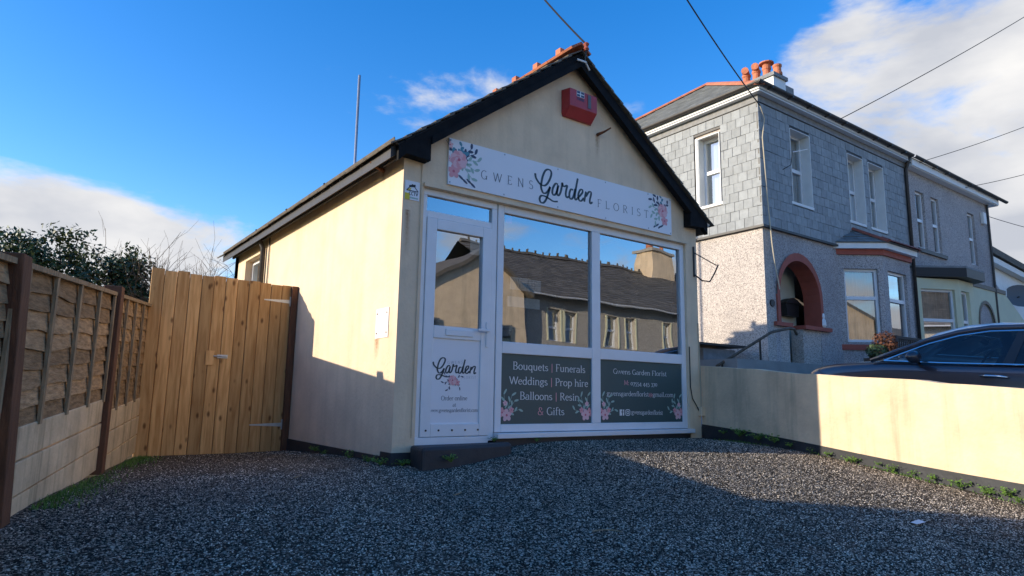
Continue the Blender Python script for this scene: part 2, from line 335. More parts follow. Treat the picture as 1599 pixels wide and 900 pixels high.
def wall(mb,fr,U0,U1,Z0,Z1,th,holes=()):
    """wall sheet with openings: outer face, inner face, reveals and edges"""
    o,u,n=fr; P=lambda a,d,z:o+u*a-n*d+Vector((0,0,z))
    us=sorted({U0,U1,*[x for h in holes for x in h[:2]]}); zs=sorted({Z0,Z1,*[x for h in holes for x in h[2:]]})
    for i in range(len(us)-1):
        for j in range(len(zs)-1):
            a,b,c,d=us[i],us[i+1],zs[j],zs[j+1]; mu,mz=(a+b)/2,(c+d)/2
            if any(h[0]<mu<h[1] and h[2]<mz<h[3] for h in holes): continue
            for dd in (0,th): mb.poly([P(a,dd,c),P(b,dd,c),P(b,dd,d),P(a,dd,d)])
    for (a,b,c,d) in [(U0,U1,Z0,Z1),*holes]:
        mb.poly([P(a,0,c),P(a,th,c),P(a,th,d),P(a,0,d)]); mb.poly([P(b,0,c),P(b,th,c),P(b,th,d),P(b,0,d)])
        mb.poly([P(a,0,c),P(b,0,c),P(b,th,c),P(a,th,c)]); mb.poly([P(a,0,d),P(b,0,d),P(b,th,d),P(a,th,d)])
def rail(mb,fr,u0,u1,z0,z1,t,d0,d1):              # rectangular frame ring
    mb.obox(fr,u0,u0+t,d0,d1,z0,z1); mb.obox(fr,u1-t,u1,d0,d1,z0,z1)
    mb.obox(fr,u0+t,u1-t,d0,d1,z1-t,z1); mb.obox(fr,u0+t,u1-t,d0,d1,z0,z0+t)
def window(parent,fr,u0,u1,z0,z1,inset=.16,split=.5,back='curtain',t=.06,sill=None,gm='hglass'):
    mb=MB(); zm=z0+(z1-z0)*split
    rail(mb,fr,u0,u1,z0,z1,t,inset,inset+.07)
    mb.obox(fr,u0+t,u1-t,inset-.012,inset+.06,zm-.04,zm+.04)
    wn=mb.build('window','pvc',parent)
    for a,b in ((z0+t,zm-.04),(zm+.04,z1-t)):
        o,u,n=fr; P=lambda q,z:o+u*q-n*(inset+.035)+Vector((0,0,z))
        MB().poly([P(u0+t,a),P(u1-t,a),P(u1-t,b),P(u0+t,b)]).build('pane',gm,wn)
    mb=MB(); o,u,n=fr; k=24                      # folds of the curtain behind the glass
    wv=lambda i:.025*math.sin(i*2.1)+.012*math.sin(i*4.7+1)
    for i in range(k):
        a=u0+(u1-u0)*i/k; b=u0+(u1-u0)*(i+1)/k
        P=lambda q,z,d:o+u*q-n*(inset+.14+d)+Vector((0,0,z))
        mb.poly([P(a,z0,wv(i)),P(b,z0,wv(i+1)),P(b,z1,wv(i+1)),P(a,z1,wv(i))])
    mb.build('curtain',back,wn)
    if sill:
        MB().obox(fr,u0-.05,u1+.05,-.05,inset,z0-.06,z0-.002).build('sill',sill,wn)
    return wn

# ------------------------------------------------------------------ ground
CP=np.array([(-2.6,-.6,-.20),(-2.1,1,-.20),(-1.55,2.8,-.21),(-.1,2.77,-.20),(0,0,-.127),(.4,-.4,-.13),(1.15,-.4,-.03),(1.5,0,.02),(2.6,0,.03),(4.1,0,.01),(3.84,-1.53,-.04),(3.69,-2.4,-.14),(3.5,-3.4,-.27),
 (-2.6,-5.3,-.80),(3,-7,-.78),(-6,-6,-.80),(-6,2,-.25),(-6,6,-.2),(0,8,-.2),(0,-3,-.40),(7,-7,-.78),(-1,-1.4,-.22)],float)
def tps(P):
    d=np.linalg.norm(P[:,None,:2]-P[None,:,:2],axis=2); K=np.where(d>0,d*d*np.log(d+1e-12),0)+np.eye(len(P))*.03
    A=np.hstack([np.ones((len(P),1)),P[:,:2]]); n=len(P)
    S=np.zeros((n+3,n+3)); S[:n,:n]=K; S[:n,n:]=A; S[n:,:n]=A.T
    return np.linalg.solve(S,np.concatenate([P[:,2],np.zeros(3)]))
CW=tps(CP)
def gz(x,y):
    d=np.hypot(CP[:,0]-x,CP[:,1]-y); return float((CW[:len(CP)]*np.where(d>0,d*d*np.log(d+1e-12),0)).sum()+CW[-3]+CW[-2]*x+CW[-1]*y)
def sheet(name,xs,ys,fz,m,smooth=True):
    mb=MB(); nx,ny=len(xs),len(ys)
    mb.v=[(x,y,fz(x,y)) for y in ys for x in xs]
    mb.f=[(j*nx+i,j*nx+i+1,(j+1)*nx+i+1,(j+1)*nx+i) for j in range(ny-1) for i in range(nx-1)]
    return mb.build(name,m,smooth=smooth)
lin=lambda a,b,n:[a+(b-a)*i/n for i in range(n+1)]
rr=random.Random(3)
fc=sheet('forecourt',lin(-5.8,4.6,104),lin(-7,4.2,112),lambda x,y:gz(x,y)+rr.uniform(-.003,.003),'ground'); struct(fc)
struct(sheet('ground',lin(-400,400,8),lin(-400,400,8),lambda x,y:-1.25,'soil'))
struct(MB().box(-120,120,-12.2,-7,-1.2,-.80).build('road','road'))
struct(MB().box(-120,120,-14.0,-12.2,-1.2,-.68).build('far_pavement','drive'))
struct(MB().box(-40,0,4.3,40,-1.2,-.22).build('back_garden','soil'))
# wall frame: runs from the shop corner towards the street
WA=math.radians(9.67); WD=Vector((-math.sin(WA),-math.cos(WA),0)); WN=Vector((-math.cos(WA),math.sin(WA),0))
def dz_(x,y): return .05+.08*(y+1.2)
mbd=MB(); mbd.prism([(4.5,2.0,.3),(3.5,-4.2,-.2),(3.2,-7,-.42),(30,-7,-.42),(30,2.0,.3)],(0,0,-1.2)); struct(mbd.build('driveway','drive'))
struct(MB().box(6.2,30,.95,14,-.5,1.10).build('house_terrace','drive'))

# loose stone chippings on the tar, as real relief
def chippings(n,seed):
    g=np.random.default_rng(seed); x=g.uniform(-3.4,4.1,n*2); y=-4.3+7.0*g.random(n*2)**1.5
    ok=~((x<.1)&(y>.3+.25*np.sin(x*3))&(g.random(n*2)<.62)) & ~((x>-.03)&(y>-.03)) & (x<4.06+.17*y) & (x>-1.52-.287*(2.69-y)) ; x=x[ok][:n]; y=y[ok][:n]; n=len(x)
    d=np.hypot(CP[:,0][None]-x[:,None],CP[:,1][None]-y[:,None]); z=(np.where(d>0,d*d*np.log(d+1e-12),0)@CW[:len(CP)])+CW[-3]+CW[-2]*x+CW[-1]*y
    s=g.uniform(.0025,.0068,n); a=g.uniform(0,6.28,n)
    V=np.zeros((n,5,3)); P=np.stack([x,y,z],1)
    for i in range(4):
        q=a+i*1.571+g.uniform(-.4,.4,n); r=s*g.uniform(.7,1.4,n); V[:,i]=P+np.stack([np.cos(q)*r,np.sin(q)*r,g.uniform(-.3,.5,n)*s],1)
    V[:,4]=P+np.stack([g.uniform(-.5,.5,n)*s,g.uniform(-.5,.5,n)*s,s*g.uniform(.6,1.1,n)],1)
    b=(np.arange(n)*5)[:,None]; F=np.concatenate([b+np.array([[i,(i+1)%4,4]]) for i in range(4)],1).reshape(-1)
    me=bpy.data.meshes.new('loose_chippings'); me.vertices.add(n*5); me.vertices.foreach_set('co',V.reshape(-1)); me.loops.add(len(F)); me.loops.foreach_set('vertex_index',F.astype(np.int32))
    me.polygons.add(n*4); me.polygons.foreach_set('loop_start',np.arange(0,n*12,3,dtype=np.int32)); me.polygons.foreach_set('loop_total',np.full(n*4,3,dtype=np.int32)); me.update(); me.validate()
    m=bpy.data.materials.new('stone_chip'); m.use_nodes=True; t=m.node_tree; p=t.nodes['Principled BSDF']; p.inputs['Roughness'].default_value=.9; p.inputs['Specular IOR Level'].default_value=.12
    ge=t.nodes.new('ShaderNodeNewGeometry'); r=t.nodes.new('ShaderNodeValToRGB'); t.links.new(ge.outputs['Random Per Island'],r.inputs[0]); 
    pz=t.nodes.new('ShaderNodeTexNoise'); pz.inputs['Scale'].default_value=.8; pz.inputs['Detail'].default_value=5; t.links.new(ge.outputs['Position'],pz.inputs['Vector'])
    pm=t.nodes.new('ShaderNodeMapRange'); t.links.new(pz.outputs[0],pm.inputs[0]); pm.inputs[1].default_value=.35; pm.inputs[2].default_value=.65; pm.inputs[3].default_value=.72; pm.inputs[4].default_value=1.3
    hv=t.nodes.new('ShaderNodeHueSaturation'); t.links.new(pm.outputs[0],hv.inputs['Value']); t.links.new(r.outputs[0],hv.inputs['Color']); t.links.new(hv.outputs[0],p.inputs['Base Color'])
    e=r.color_ramp.elements; e[0].color=(.024,.020,.015,1); e[1].color=(.90,.76,.57,1); q=e.new(.46); q.color=(.06,.051,.041,1); q=e.new(.64); q.color=(.27,.225,.17,1); q=e.new(.83); q.color=(.62,.53,.41,1)
    me.materials.append(m); o=bpy.data.objects.new('loose_chippings',me); COL.objects.link(o); o['kind']='stuff'; o['label']='loose grey stone chippings covering the forecourt'; o['category']='gravel'
chippings(240000,3)
# ------------------------------------------------------------------ lettering: a small stroke alphabet with thick stems and thin hairlines
def arc(cx,cy,rx,ry,a0,a1,n=10): return [(cx+rx*math.cos(math.radians(a0+(a1-a0)*i/n)),cy+ry*math.sin(math.radians(a0+(a1-a0)*i/n))) for i in range(n+1)]
def st(x,y0,y1,s=3): # stem with serifs: 1 bottom 2 top
    o=[[(x,y0),(x,y1)]]
    if s&1: o.append([(x-.09,y0+.012),(x+.09,y0+.012)])
    if s&2: o.append([(x-.09,y1-.012),(x+.04,y1-.012)])
    return o
X=.64
GL={}
def G(c,adv,*st_):
    L=[]
    for s in st_:
        if s and isinstance(s[0],list): L+=s
        else: L.append(s)
    GL[c]=(adv,L)
G('a',.52,arc(.24,.46,.16,.17,150,0),[(.40,.46),(.40,.08),(.47,.01)],arc(.22,.18,.17,.18,70,360))
G('b',.56,st(.11,0,1.02,2),arc(.28,.31,.19,.31,150,-150))
G('c',.46,arc(.27,.32,.21,.31,45,315))
G('d',.58,st(.44,0,1.02,2),arc(.26,.31,.20,.31,40,320))
G('e',.50,[(.07,.36),(.43,.36)],arc(.26,.32,.19,.31,10,320))
G('f',.36,[(.16,0),(.16,.85)],arc(.28,.85,.12,.17,180,40),[(.04,X),(.30,X)],[(.07,.012),(.27,.012)])
G('g',.54,arc(.24,.42,.16,.21,0,360,14),arc(.25,-.09,.20,.15,0,360,14),[(.16,.23),(.12,.12),(.22,.06)],[(.36,.58),(.50,.64)])
G('h',.60,st(.12,0,1.02),arc(.30,.42,.17,.22,170,0),st(.47,0,.42,1))
G('i',.28,st(.14,0,X),arc(.14,.86,.035,.045,0,360,6))
G('l',.28,st(.14,0,1.02))
G('m',.90,st(.12,0,X),arc(.28,.44,.16,.20,170,0),st(.44,0,.44,1),arc(.60,.44,.16,.20,170,0),st(.76,0,.44,1))
G('n',.60,st(.12,0,X),arc(.30,.42,.17,.22,170,0),st(.47,0,.42,1))
G('o',.56,arc(.28,.32,.21,.32,0,360,16))
G('p',.58,st(.12,-.28,X),arc(.31,.32,.20,.31,140,-140))
G('q',.58,st(.46,-.28,X,1),arc(.27,.32,.20,.31,40,320))
G('r',.42,st(.12,0,X),arc(.30,.44,.18,.19,170,50))
G('s',.42,arc(.20,.48,.13,.15,30,250,8)+arc(.20,.17,.15,.16,80,-160,8))
G('t',.36,[(.15,.84),(.15,.12)],arc(.25,.12,.10,.12,180,320),[(.03,X),(.30,X)])
G('u',.60,st(.12,.2,X,2),arc(.28,.2,.16,.20,180,350),st(.46,0,X,2))
G('w',.80,[(.05,X),(.22,0),(.40,X)],[(.40,X),(.57,0),(.75,X)],[(-.02,X-.01),(.14,X-.01)],[(.66,X-.01),(.82,X-.01)])
G('k',.56,st(.12,0,1.02),[(.14,.3),(.42,.64)],[(.24,.4),(.48,0)])
G('A',.72,[(.05,0),(.35,1)],[(.35,1),(.65,0)],[(.16,.36),(.54,.36)])
G('B',.62,st(.13,0,1),arc(.26,.75,.22,.25,90,-90)+[(.13,.5)],[(.13,.99),(.26,1)],arc(.28,.25,.26,.25,90,-90)+[(.13,.0)])
G('C',.66,arc(.36,.5,.29,.5,50,310,14))
G('D',.72,st(.13,0,1),[(.13,1),(.3,1)]+arc(.3,.5,.33,.5,90,-90)+[(.13,0)])
G('E',.58,st(.13,0,1),[(.13,.985),(.50,.985),(.50,.85)],[(.13,.5),(.42,.5)],[(.13,.015),(.52,.015),(.52,.16)])
G('F',.54,st(.13,0,1),[(.13,.985),(.50,.985),(.50,.83)],[(.13,.5),(.40,.5)])
G('G',.74,arc(.38,.5,.31,.5,50,330,14),[(.64,0),(.64,.40)],[(.50,.40),(.72,.40)])
G('I',.28,st(.14,0,1),[(.05,.988),(.23,.988)])
G('K',.66,st(.13,0,1),[(.15,.42),(.55,1)],[(.28,.58),(.60,0)])
G('L',.54,st(.13,0,1),[(.13,.015),(.50,.015),(.50,.16)])
G('M',.86,st(.12,0,1),[(.12,1),(.43,.1)],[(.43,.1),(.74,1)],st(.74,0,1))
G('N',.74,st(.12,0,1),[(.12,1),(.62,0)],st(.62,0,1))
G('O',.78,arc(.39,.5,.33,.5,0,360,18))
G('P',.58,st(.13,0,1),[(.13,1),(.26,1)]+arc(.26,.73,.25,.27,90,-90)+[(.13,.46)])
G('R',.66,st(.13,0,1),[(.13,1),(.26,1)]+arc(.26,.75,.24,.25,90,-90)+[(.13,.5)],[(.30,.5),(.60,0)])
G('S',.52,arc(.25,.75,.18,.24,30,260,9)+arc(.25,.25,.21,.26,85,-150,9))
G('T',.62,st(.31,0,1,1),[(.04,.84),(.04,.985),(.58,.985),(.58,.84)])
G('V',.70,[(.04,1),(.34,0)],[(.34,0),(.64,1)])
G('W',.98,[(.03,1),(.27,0)],[(.27,0),(.49,1)],[(.49,1),(.72,0)],[(.72,0),(.95,1)])
G('0',.54,arc(.27,.32,.20,.32,0,360,16))
G('3',.48,arc(.21,.48,.15,.16,140,-80,8),arc(.21,.08,.19,.24,80,-140,8))
G('4',.54,[(.36,-.25),(.36,.64)],[(.36,.64),(.04,.02),(.50,.02)])
G('5',.48,[(.40,.62),(.13,.62),(.10,.34)],arc(.20,.08,.20,.27,110,-140,9))
G('7',.48,[(.05,.50),(.05,.62),(.44,.62)],[(.44,.62),(.17,-.25)])
G('&',.74,arc(.32,.78,.15,.2,-40,220,10)+[(.62,.0)],arc(.28,.25,.22,.26,100,340,10)+[(.62,.48)])
G('@',.86,arc(.42,.30,.36,.42,-50,290,18),arc(.40,.30,.15,.18,0,360,12),[(.57,.48),(.56,.14),(.68,.12)])
G('|',.30,[(.15,-.2),(.15,1.02)])
G(':',.26,arc(.13,.08,.04,.05,0,360,6),arc(.13,.52,.04,.05,0,360,6))
G('.',.24,arc(.12,.05,.04,.05,0,360,6))
G(' ',.30)
class Print:
    """flat print on a vertical plane: polygons in (u,z) of a frame, grouped by ink"""
    def __init__(s,fr,d): s.fr=fr; s.d=d; s.m={}; s.g=0; s.nm='flower_print'; s.clip=None
    def new(s,nm): s.g+=1; s.nm=nm
    def P(s,u,z,lift): o,uu,n=s.fr; return o+uu*u+n*(s.d+lift)+Vector((0,0,z))
    def poly(s,pts,ink,lift=0):
        if s.clip: pts=[(min(max(u,s.clip[0]),s.clip[1]),min(max(z,s.clip[2]),s.clip[3])) for u,z in pts]
        s.m.setdefault((s.nm,s.g,ink),MB()).poly([s.P(u,z,lift) for u,z in pts])
    def stroke(s,pts,ink,w0,w1=None,lift=0):
        w1=w0 if w1 is None else w1; n=len(pts); L=[];Rr=[]
        for i,(x,y) in enumerate(pts):
            ax,ay=pts[max(i-1,0)]; bx,by=pts[min(i+1,n-1)]; dx,dy=bx-ax,by-ay; l=math.hypot(dx,dy) or 1; dx/=l;dy/=l
            w=(w1+(w0-w1)*abs(dy))/2; L.append((x-dy*w,y+dx*w)); Rr.append((x+dy*w,y-dx*w))
        mb=s.m.setdefault((s.nm,s.g,ink),MB()); b=len(mb.v)
        for p in L+Rr: mb.v.append(tuple(s.P(p[0],p[1],lift)))
        for i in range(n-1): mb.f.append((b+i,b+i+1,b+n+i+1,b+n+i))
    def ell(s,u,z,a,b,ang,ink,lift=0,k=10):
        c,t=math.cos(ang),math.sin(ang)
        s.poly([(u+a*math.cos(q)*c-b*math.sin(q)*t,z+a*math.cos(q)*t+b*math.sin(q)*c) for q in [2*math.pi*i/k for i in range(k)]],ink,lift)
    def text(s,txt,p0,p1,cap,ink,thick=.13,thin=.055,track=0,inks=None,lift=0):
        s.new('lettering'); tot=sum(GL[c][0] for c in txt)+track*(len(txt)-1); L=math.hypot(p1[0]-p0[0],p1[1]-p0[1])
        ex=((p1[0]-p0[0])/tot,(p1[1]-p0[1])/tot); kx=L/tot; x=0
        for i,c in enumerate(txt):
            adv,ss=GL[c]; k=inks.get(i,ink) if inks else ink
            for q in ss:
                pts=[(p0[0]+ex[0]*(x+a),p0[1]+ex[1]*(x+a)+b*cap) for a,b in q]
                s.stroke(pts,k,thick*min(kx,cap),thin*min(kx,cap),lift)
            x+=adv+track
    def build(s,parent,name='lettering'):
        for (nm,g,k),mb in s.m.items(): mb.build(nm,k,parent)
def rose(pr,u,z,r,lift=0):
    pr.new('flower_print')
    for i in range(9):
        q=i*.7; pr.ell(u+math.cos(q)*r*.55,z+math.sin(q)*r*.55,r*.5,r*.42,q,'ink_pink' if i%2 else 'pink_l',lift+i*.00012)
    for i in range(6):
        q=i*1.05+.3; pr.ell(u+math.cos(q)*r*.28,z+math.sin(q)*r*.28,r*.33,r*.22,q+1.2,'pink_l' if i%2 else 'ink_pink',lift+.0013+i*.0001)
    pr.ell(u,z,r*.2,r*.16,.5,'pink_d',lift+.0022)
def blossom(pr,u,z,r,lift=0,c='pink_l'):
    for i in range(5):
        q=i*2*math.pi/5+.4; pr.ell(u+math.cos(q)*r*.55,z+math.sin(q)*r*.55,r*.48,r*.38,q,c,lift+i*.0001)
    pr.ell(u,z,r*.2,r*.2,0,'pink_d',lift+.001)
def sprig(pr,u,z,a,L,ink,n=4,lift=0,w=.012):
    pr.stroke([(u,z),(u+math.cos(a)*L,z+math.sin(a)*L)],ink,w*.35,None,lift)
    for i in range(n):
        t=(i+1)/n; s_=1 if i%2 else -1; b=a+s_*.7
        pr.ell(u+math.cos(a)*L*t+math.cos(b)*L*.13,z+math.sin(a)*L*t+math.sin(b)*L*.13,L*.16,w,b,ink,lift+.0001)

# ------------------------------------------------------------------ the shop
SW,SL=4.094,5.97
FR=frame((0,0,0),(1,0,0))            # shop front: n = -Y
assert FR[2].y<0
SD=frame((0,SL,0),(0,-1,0))           # side wall, u runs from the back to the street corner; n = -X
shop=thing('shop_building',(2.05,3,-.1),'small cream rendered gabled shop with white glazed front and black bargeboards','shop')
AX,AZ=2.035,4.089; SLP=.738
mb=MB(); wall(mb,FR,0,SW,-.02,2.62,.22,[(.215,3.885,-.02,2.37)])
o_=Vector((0,0,0))
mb.prism([(0,0,2.62),(SW,0,2.62),(SW,0,2.66),(AX,0,4.19),(0,0,2.66)],(0,.22,0))
mb.build('front_wall','cream_front',shop)
mb=MB(); wall(mb,SD,0,SL-.22,-.06,2.62,.22,[(SL-5.31,SL-4.36,1.25,2.46)]); mb.build('side_wall','cream_side',shop)
mb=MB(); mb.box(SW-.22,SW,.22,SL-.22,-.06,2.62); mb.box(0,SW,SL-.22,SL,-.06,2.62); mb.prism([(0,SL,2.62),(SW,SL,2.62),(AX,SL,4.19)],(0,-.22,0)); mb.build('rear_wall','cream',shop)
mb=MB(); mb.box(-.012,SW+.01,-.015,.2,-.5,-.02); mb.box(-.02,.2,.2,SL,-.5,-.06); mb.box(SW-.2,SW+.015,.2,SL,-.5,-.06); mb.build('plinth','plinth',shop)
MB().box(.2,SW-.2,.2,SL-.2,-.2,.0).build('floor','interior',shop)
MB().box(.22,SW-.22,3.2,3.3,0,3.0).build('partition','interior',shop)
# shelves and counter inside, dim behind the glass
mb=MB()
for z in (.5,1.0,1.5): mb.box(1.3,3.6,2.9,3.2,z,z+.03)
mb.build('shelf','interior',shop); MB().box(2.2,3.6,1.7,2.2,0,.95).build('counter','intdark',shop)
# roof: slab, slates, ridge tiles
mb=MB()
zt=lambda x:4.27-SLP*abs(x-AX)
for s in (-1,1):
    xe=AX+s*(2.20)
    mb.prism([(AX,-.06,4.27-.10),(AX,-.06,4.27),(xe,-.06,zt(xe)),(xe,-.06,zt(xe)-.10)],(0,SL+.2,0))
roof=mb.build('roof','gutter',shop)
mb=MB(); rs=random.Random(5)
nU=15; gl=2.72/nU
for s in (-1,1):
    ux=Vector((s*math.cos(math.atan(SLP)),0,-math.sin(math.atan(SLP)))); nn=Vector((s*math.sin(math.atan(SLP)),0,math.cos(math.atan(SLP))))
    for i in range(nU):
        y=-.15
        while y<SL+.15:
            wd=.125 if (i%2 and y<-.1) else .255; a=Vector((AX,y,4.27))+ux*(i*gl)+nn*.012; b=a+ux*(gl+.05)+nn*(.014+rs.uniform(0,.008))
            dy=Vector((0,wd+rs.uniform(-.01,.0),0)); mb.add([a,b,b+dy,a+dy,a-nn*.012,b-nn*.012,b+dy-nn*.012,a+dy-nn*.012],[(0,1,2,3),(4,7,6,5),(1,5,6,2),(0,4,5,1),(3,2,6,7)]); y+=wd+.005
sl_=mb.build('slate_covering','oldslate',roof); sl_['kind']='stuff'
mb=MB()
mb.prism([(-.15,0,0),(0,0,.10),(.15,0,0),(.135,0,-.02),(0,0,.07),(-.135,0,-.02)],(0,.425,0)); mb.prism([(-.03,.33,.08),(-.03,.33,.165),(.03,.33,.165),(.03,.33,.08)],(0,.085,0))
tile=mb.mesh('ridge_tile','terra')
y=-.14
while y<SL-.2: inst('ridge_tile',tile,(AX,y,4.285),roof,(0,0,0)); y+=.432
# bargeboards with boxed ends
for s in (-1,1):
    mb=MB(); xi=AX+s*1.825; xe=AX+s*2.09
    lo=lambda x:AZ-SLP*abs(x-AX)
    mb.prism([(AX,-.115,AZ),(AX,-.115,4.255),(xe+s*.06,-.115,zt(xe+s*.06)-.02),(xe+s*.06,-.115,zt(xe+s*.06)-.16),(xe-s*.02,-.115,2.60),(xi,-.115,2.585),(xi,-.115,lo(xi))],(0,.055,0))
    bo=mb.build('bargeboard','barge',shop)
    mb=MB(); mb.prism([(AX,-.135,AZ-.0),(AX,-.135,AZ+.075),(xi,-.135,lo(xi)+.075),(xi,-.135,lo(xi)-.0)],(0,.02,0)); mb.build('trim_strip','barge',bo)
    MB().prism([(xe-s*.02,-.062,2.602),(xi+s*.002,-.062,2.587),(xi+s*.002,-.062,2.80),(xe-s*.02,-.062,2.74)],(0,.06,0)).build('soffit_box','barge',bo)
# eaves: fascia, gutter, brackets, downpipe
MB().box(-.03,-.004,-.05,SL+.1,2.615,2.74).build('fascia','lead',shop)
mb=MB(); prof=[(-.03+.0,0)]
def gutter(mb,a,b,outv,r=.055,k=7):
    a,b,outv=Vector(a),Vector(b),Vector(outv).normalized(); up=Vector((0,0,1)); pts=[]
    for p in (a,b):
        for j in range(k+1):
            q=math.pi*j/k; pts.append(p+outv*(r-r*math.cos(q))-up*(r*math.sin(q)))
        for j in range(k,-1,-1):
            q=math.pi*j/k; pts.append(p+outv*(r-(r-.006)*math.cos(q))-up*((r-.006)*math.sin(q)))
    n=2*(k+1); mb.add(pts,[(i,(i+1)%n,n+(i+1)%n,n+i) for i in range(n)]+[tuple(range(n))[::-1],tuple(range(n,2*n))])
gutter(mb,(-.032,-.11,2.725),(-.032,SL+.18,2.725),(-1,0,0),.065); gt=mb.build('gutter','gutterb',shop)
for y in (1.6,2.9,4.24): MB().tube([(-.03,y,2.735),(-.10,y,2.65),(-.165,y,2.735)],.012).build('gutter_joint','gutter',gt)
MB().tube([(-.10,4.24,2.68),(-.10,4.24,2.58),(-.045,4.24,2.48),(-.045,4.24,-.1)],.036,8).build('downpipe','gutter',shop,True)
MB().tube([(-.015,4.05,2.6),(-.015,4.05,0)],.009).build('cable','gutter',shop)
window(shop,SD,SL-5.31,SL-4.36,1.25,2.46,.10,.62,'curtain')
# --- glazed front
fr0=MB(); T=.055
fr0.obox(FR,.215,1.062,.03,.10,2.31,2.37); fr0.obox(FR,.215,.27,.03,.10,.055,2.31); fr0.obox(FR,1.0,1.062,.03,.10,.055,2.31); fr0.obox(FR,.27,1.0,.032,.10,2.10,2.165); fr0.obox(FR,.215,1.0,.02,.10,.02,.10)
dframe=fr0.build('door_frame','pvc',shop,bevel=.006)
MB().poly([(.27,.062,2.165),(1.0,.062,2.165),(1.0,.062,2.31),(.27,.062,2.31)]).build('pane','glass',dframe)
leaf=MB(); u0,u1,z0,z1=.273,.997,.103,2.097
leaf.obox(FR,u0,u0+.105,.018,.085,z0,z1); leaf.obox(FR,u1-.105,u1,.018,.085,z0,z1); leaf.obox(FR,u0+.105,u1-.105,.018,.085,z1-.10,z1); leaf.obox(FR,u0+.105,u1-.105,.018,.085,z0,z0+.115); leaf.obox(FR,u0+.105,u1-.105,.018,.085,.985,1.10)
door=leaf.build('door','pvc',shop,bevel=.006)
MB().poly([(u0+.105,.052,1.10),(u1-.105,.052,1.10),(u1-.105,.052,z1-.10),(u0+.105,.052,z1-.10)]).build('pane','glass',door)
dp=MB().obox(FR,u0+.105,u1-.105,.034,.06,z0+.115,.985).build('door_panel','sign',door); dp['label']='white printed lower door panel with script lettering'
MB().obox(FR,.50,.80,.006,.03,1.015,1.075).build('letter_flap','pvc',door,bevel=.005)
mb=MB(); mb.obox(FR,.945,.972,.004,.03,.93,1.17); mb.obox(FR,.83,.965,-.035,-.015,1.075,1.098); mb.obox(FR,.948,.966,-.02,.02,1.075,1.098); mb.build('handle','pvc',door,bevel=.004)
mb=MB()
for u in (.33,.46,.60,.74,.88): mb.tube([(u,.02,.16),(u,.012,.16)],.009,8)
mb.build('screw','iron',door)
pr=Print(FR,-.0325)
D=lambda x,y:(lambda p:(p.x,p.z))(onY(x,y,.034))
# the script word "Garden", traced as pen strokes on the sign
GARDEN=[[(836,270.7),(837.3,278),(841.3,284.7),(845.3,288.7),(851.3,290),(856.7,284.7),(860.7,275.3),(861,268.7),(857.3,265),(852,266.7),(848,275.3),(846,284.7),(845.3,292.7),(848,300.7),(852,302),(856,298.7),(859.6,292)],
 [(859.6,292),(856.7,302),(853.3,311.3),(849.3,316.7),(844.7,316),(843,310.7),(845.3,306),(851.3,306.7),(858,310.7),(864.7,314.7),(871.5,315)],
 [(871.8,288.5),(868,287),(864,293.5),(862.9,301.5),(865.4,304.9),(869.2,301.5),(872,291)],[(872.3,289.5),(870.2,300.5),(871.4,305.3),(873.6,304.6),(876.2,299),(878.6,285.8)],
 [(878.2,285.4),(879.6,290.4),(882,291.4),(886.0,290.2),(884.6,297),(883.8,304),(885.4,308.6),(888.6,307.2)],
 [(895.4,297.2),(892,296),(889.6,302),(890,309),(892.8,311),(896,306.5),(898.6,295.5)],[(902.6,279),(900,292.7),(898,306),(898.7,312),(902,310.6)],
 [(902,310),(906,306),(910,300.7),(909.4,296.6),(906,297.3),(903.4,304.6),(904.6,312.6),(908,314),(912,309.6)],
 [(912.6,315.3),(914,307.3),(915.4,299.6)],[(915.4,307),(919.4,300.6),(922.6,300),(923.4,303.4),(921.4,312.6),(922,318),(925.6,316)]]
def smooth(pts,n=4):
    out=[]
    for i in range(len(pts)-1):
        p0,p1,p2,p3=pts[max(i-1,0)],pts[i],pts[i+1],pts[min(i+2,len(pts)-1)]
        for k in range(n):
            t=k/n; out.append(tuple(.5*(2*b+(c-a)*t+(2*a-5*b+4*c-d)*t*t+(3*b-a-3*c+d)*t**3) for a,b,c,d in zip(p0,p1,p2,p3)))
    return out+[pts[-1]]
gs=[[(lambda p:(p.x,p.z))(onY(x,y,-.022)) for x,y in s] for s in GARDEN]
gx0=min(p[0] for s in gs for p in s); gx1=max(p[0] for s in gs for p in s); gy0=min(p[1] for s in gs for p in s); gy1=max(p[1] for s in gs for p in s)
a,b=D(677,558),D(743.5,594)
pr.new('script_word')
for s in gs: pr.stroke([(a[0]+(x-gx0)/(gx1-gx0)*(b[0]-a[0]),b[1]+(z-gy0)/(gy1-gy0)*(a[1]-b[1])) for x,z in smooth(s)],'ink_dark',.017,.009)
pr.text('Order online',D(689,625.5),D(730,625.2),.04,'ink_grey'); pr.text('at',D(707,635.2),D(712.5,635.2),.034,'ink_grey')
pr.text('www.gwensgardenflorist.com',D(670.2,644.1),D(746.8,643.4),.034,'ink_grey')
pr.text('GWENS',D(699,568.5),D(723,568),.026,'ink_pale',track=.3); pr.text('FLORIST',D(721.3,592),D(743.5,591.4),.024,'ink_pale',track=.3)
c=D(707,594); rose(pr,c[0],c[1],.045,.001); blossom(pr,c[0]+.05,c[1]-.02,.03,.001,'ink_pink')
for q in (2.6,3.4,4.2,5.6,.4): sprig(pr,c[0],c[1],q,.10,'navy',3,.0004,.006)
pr.build(dp)
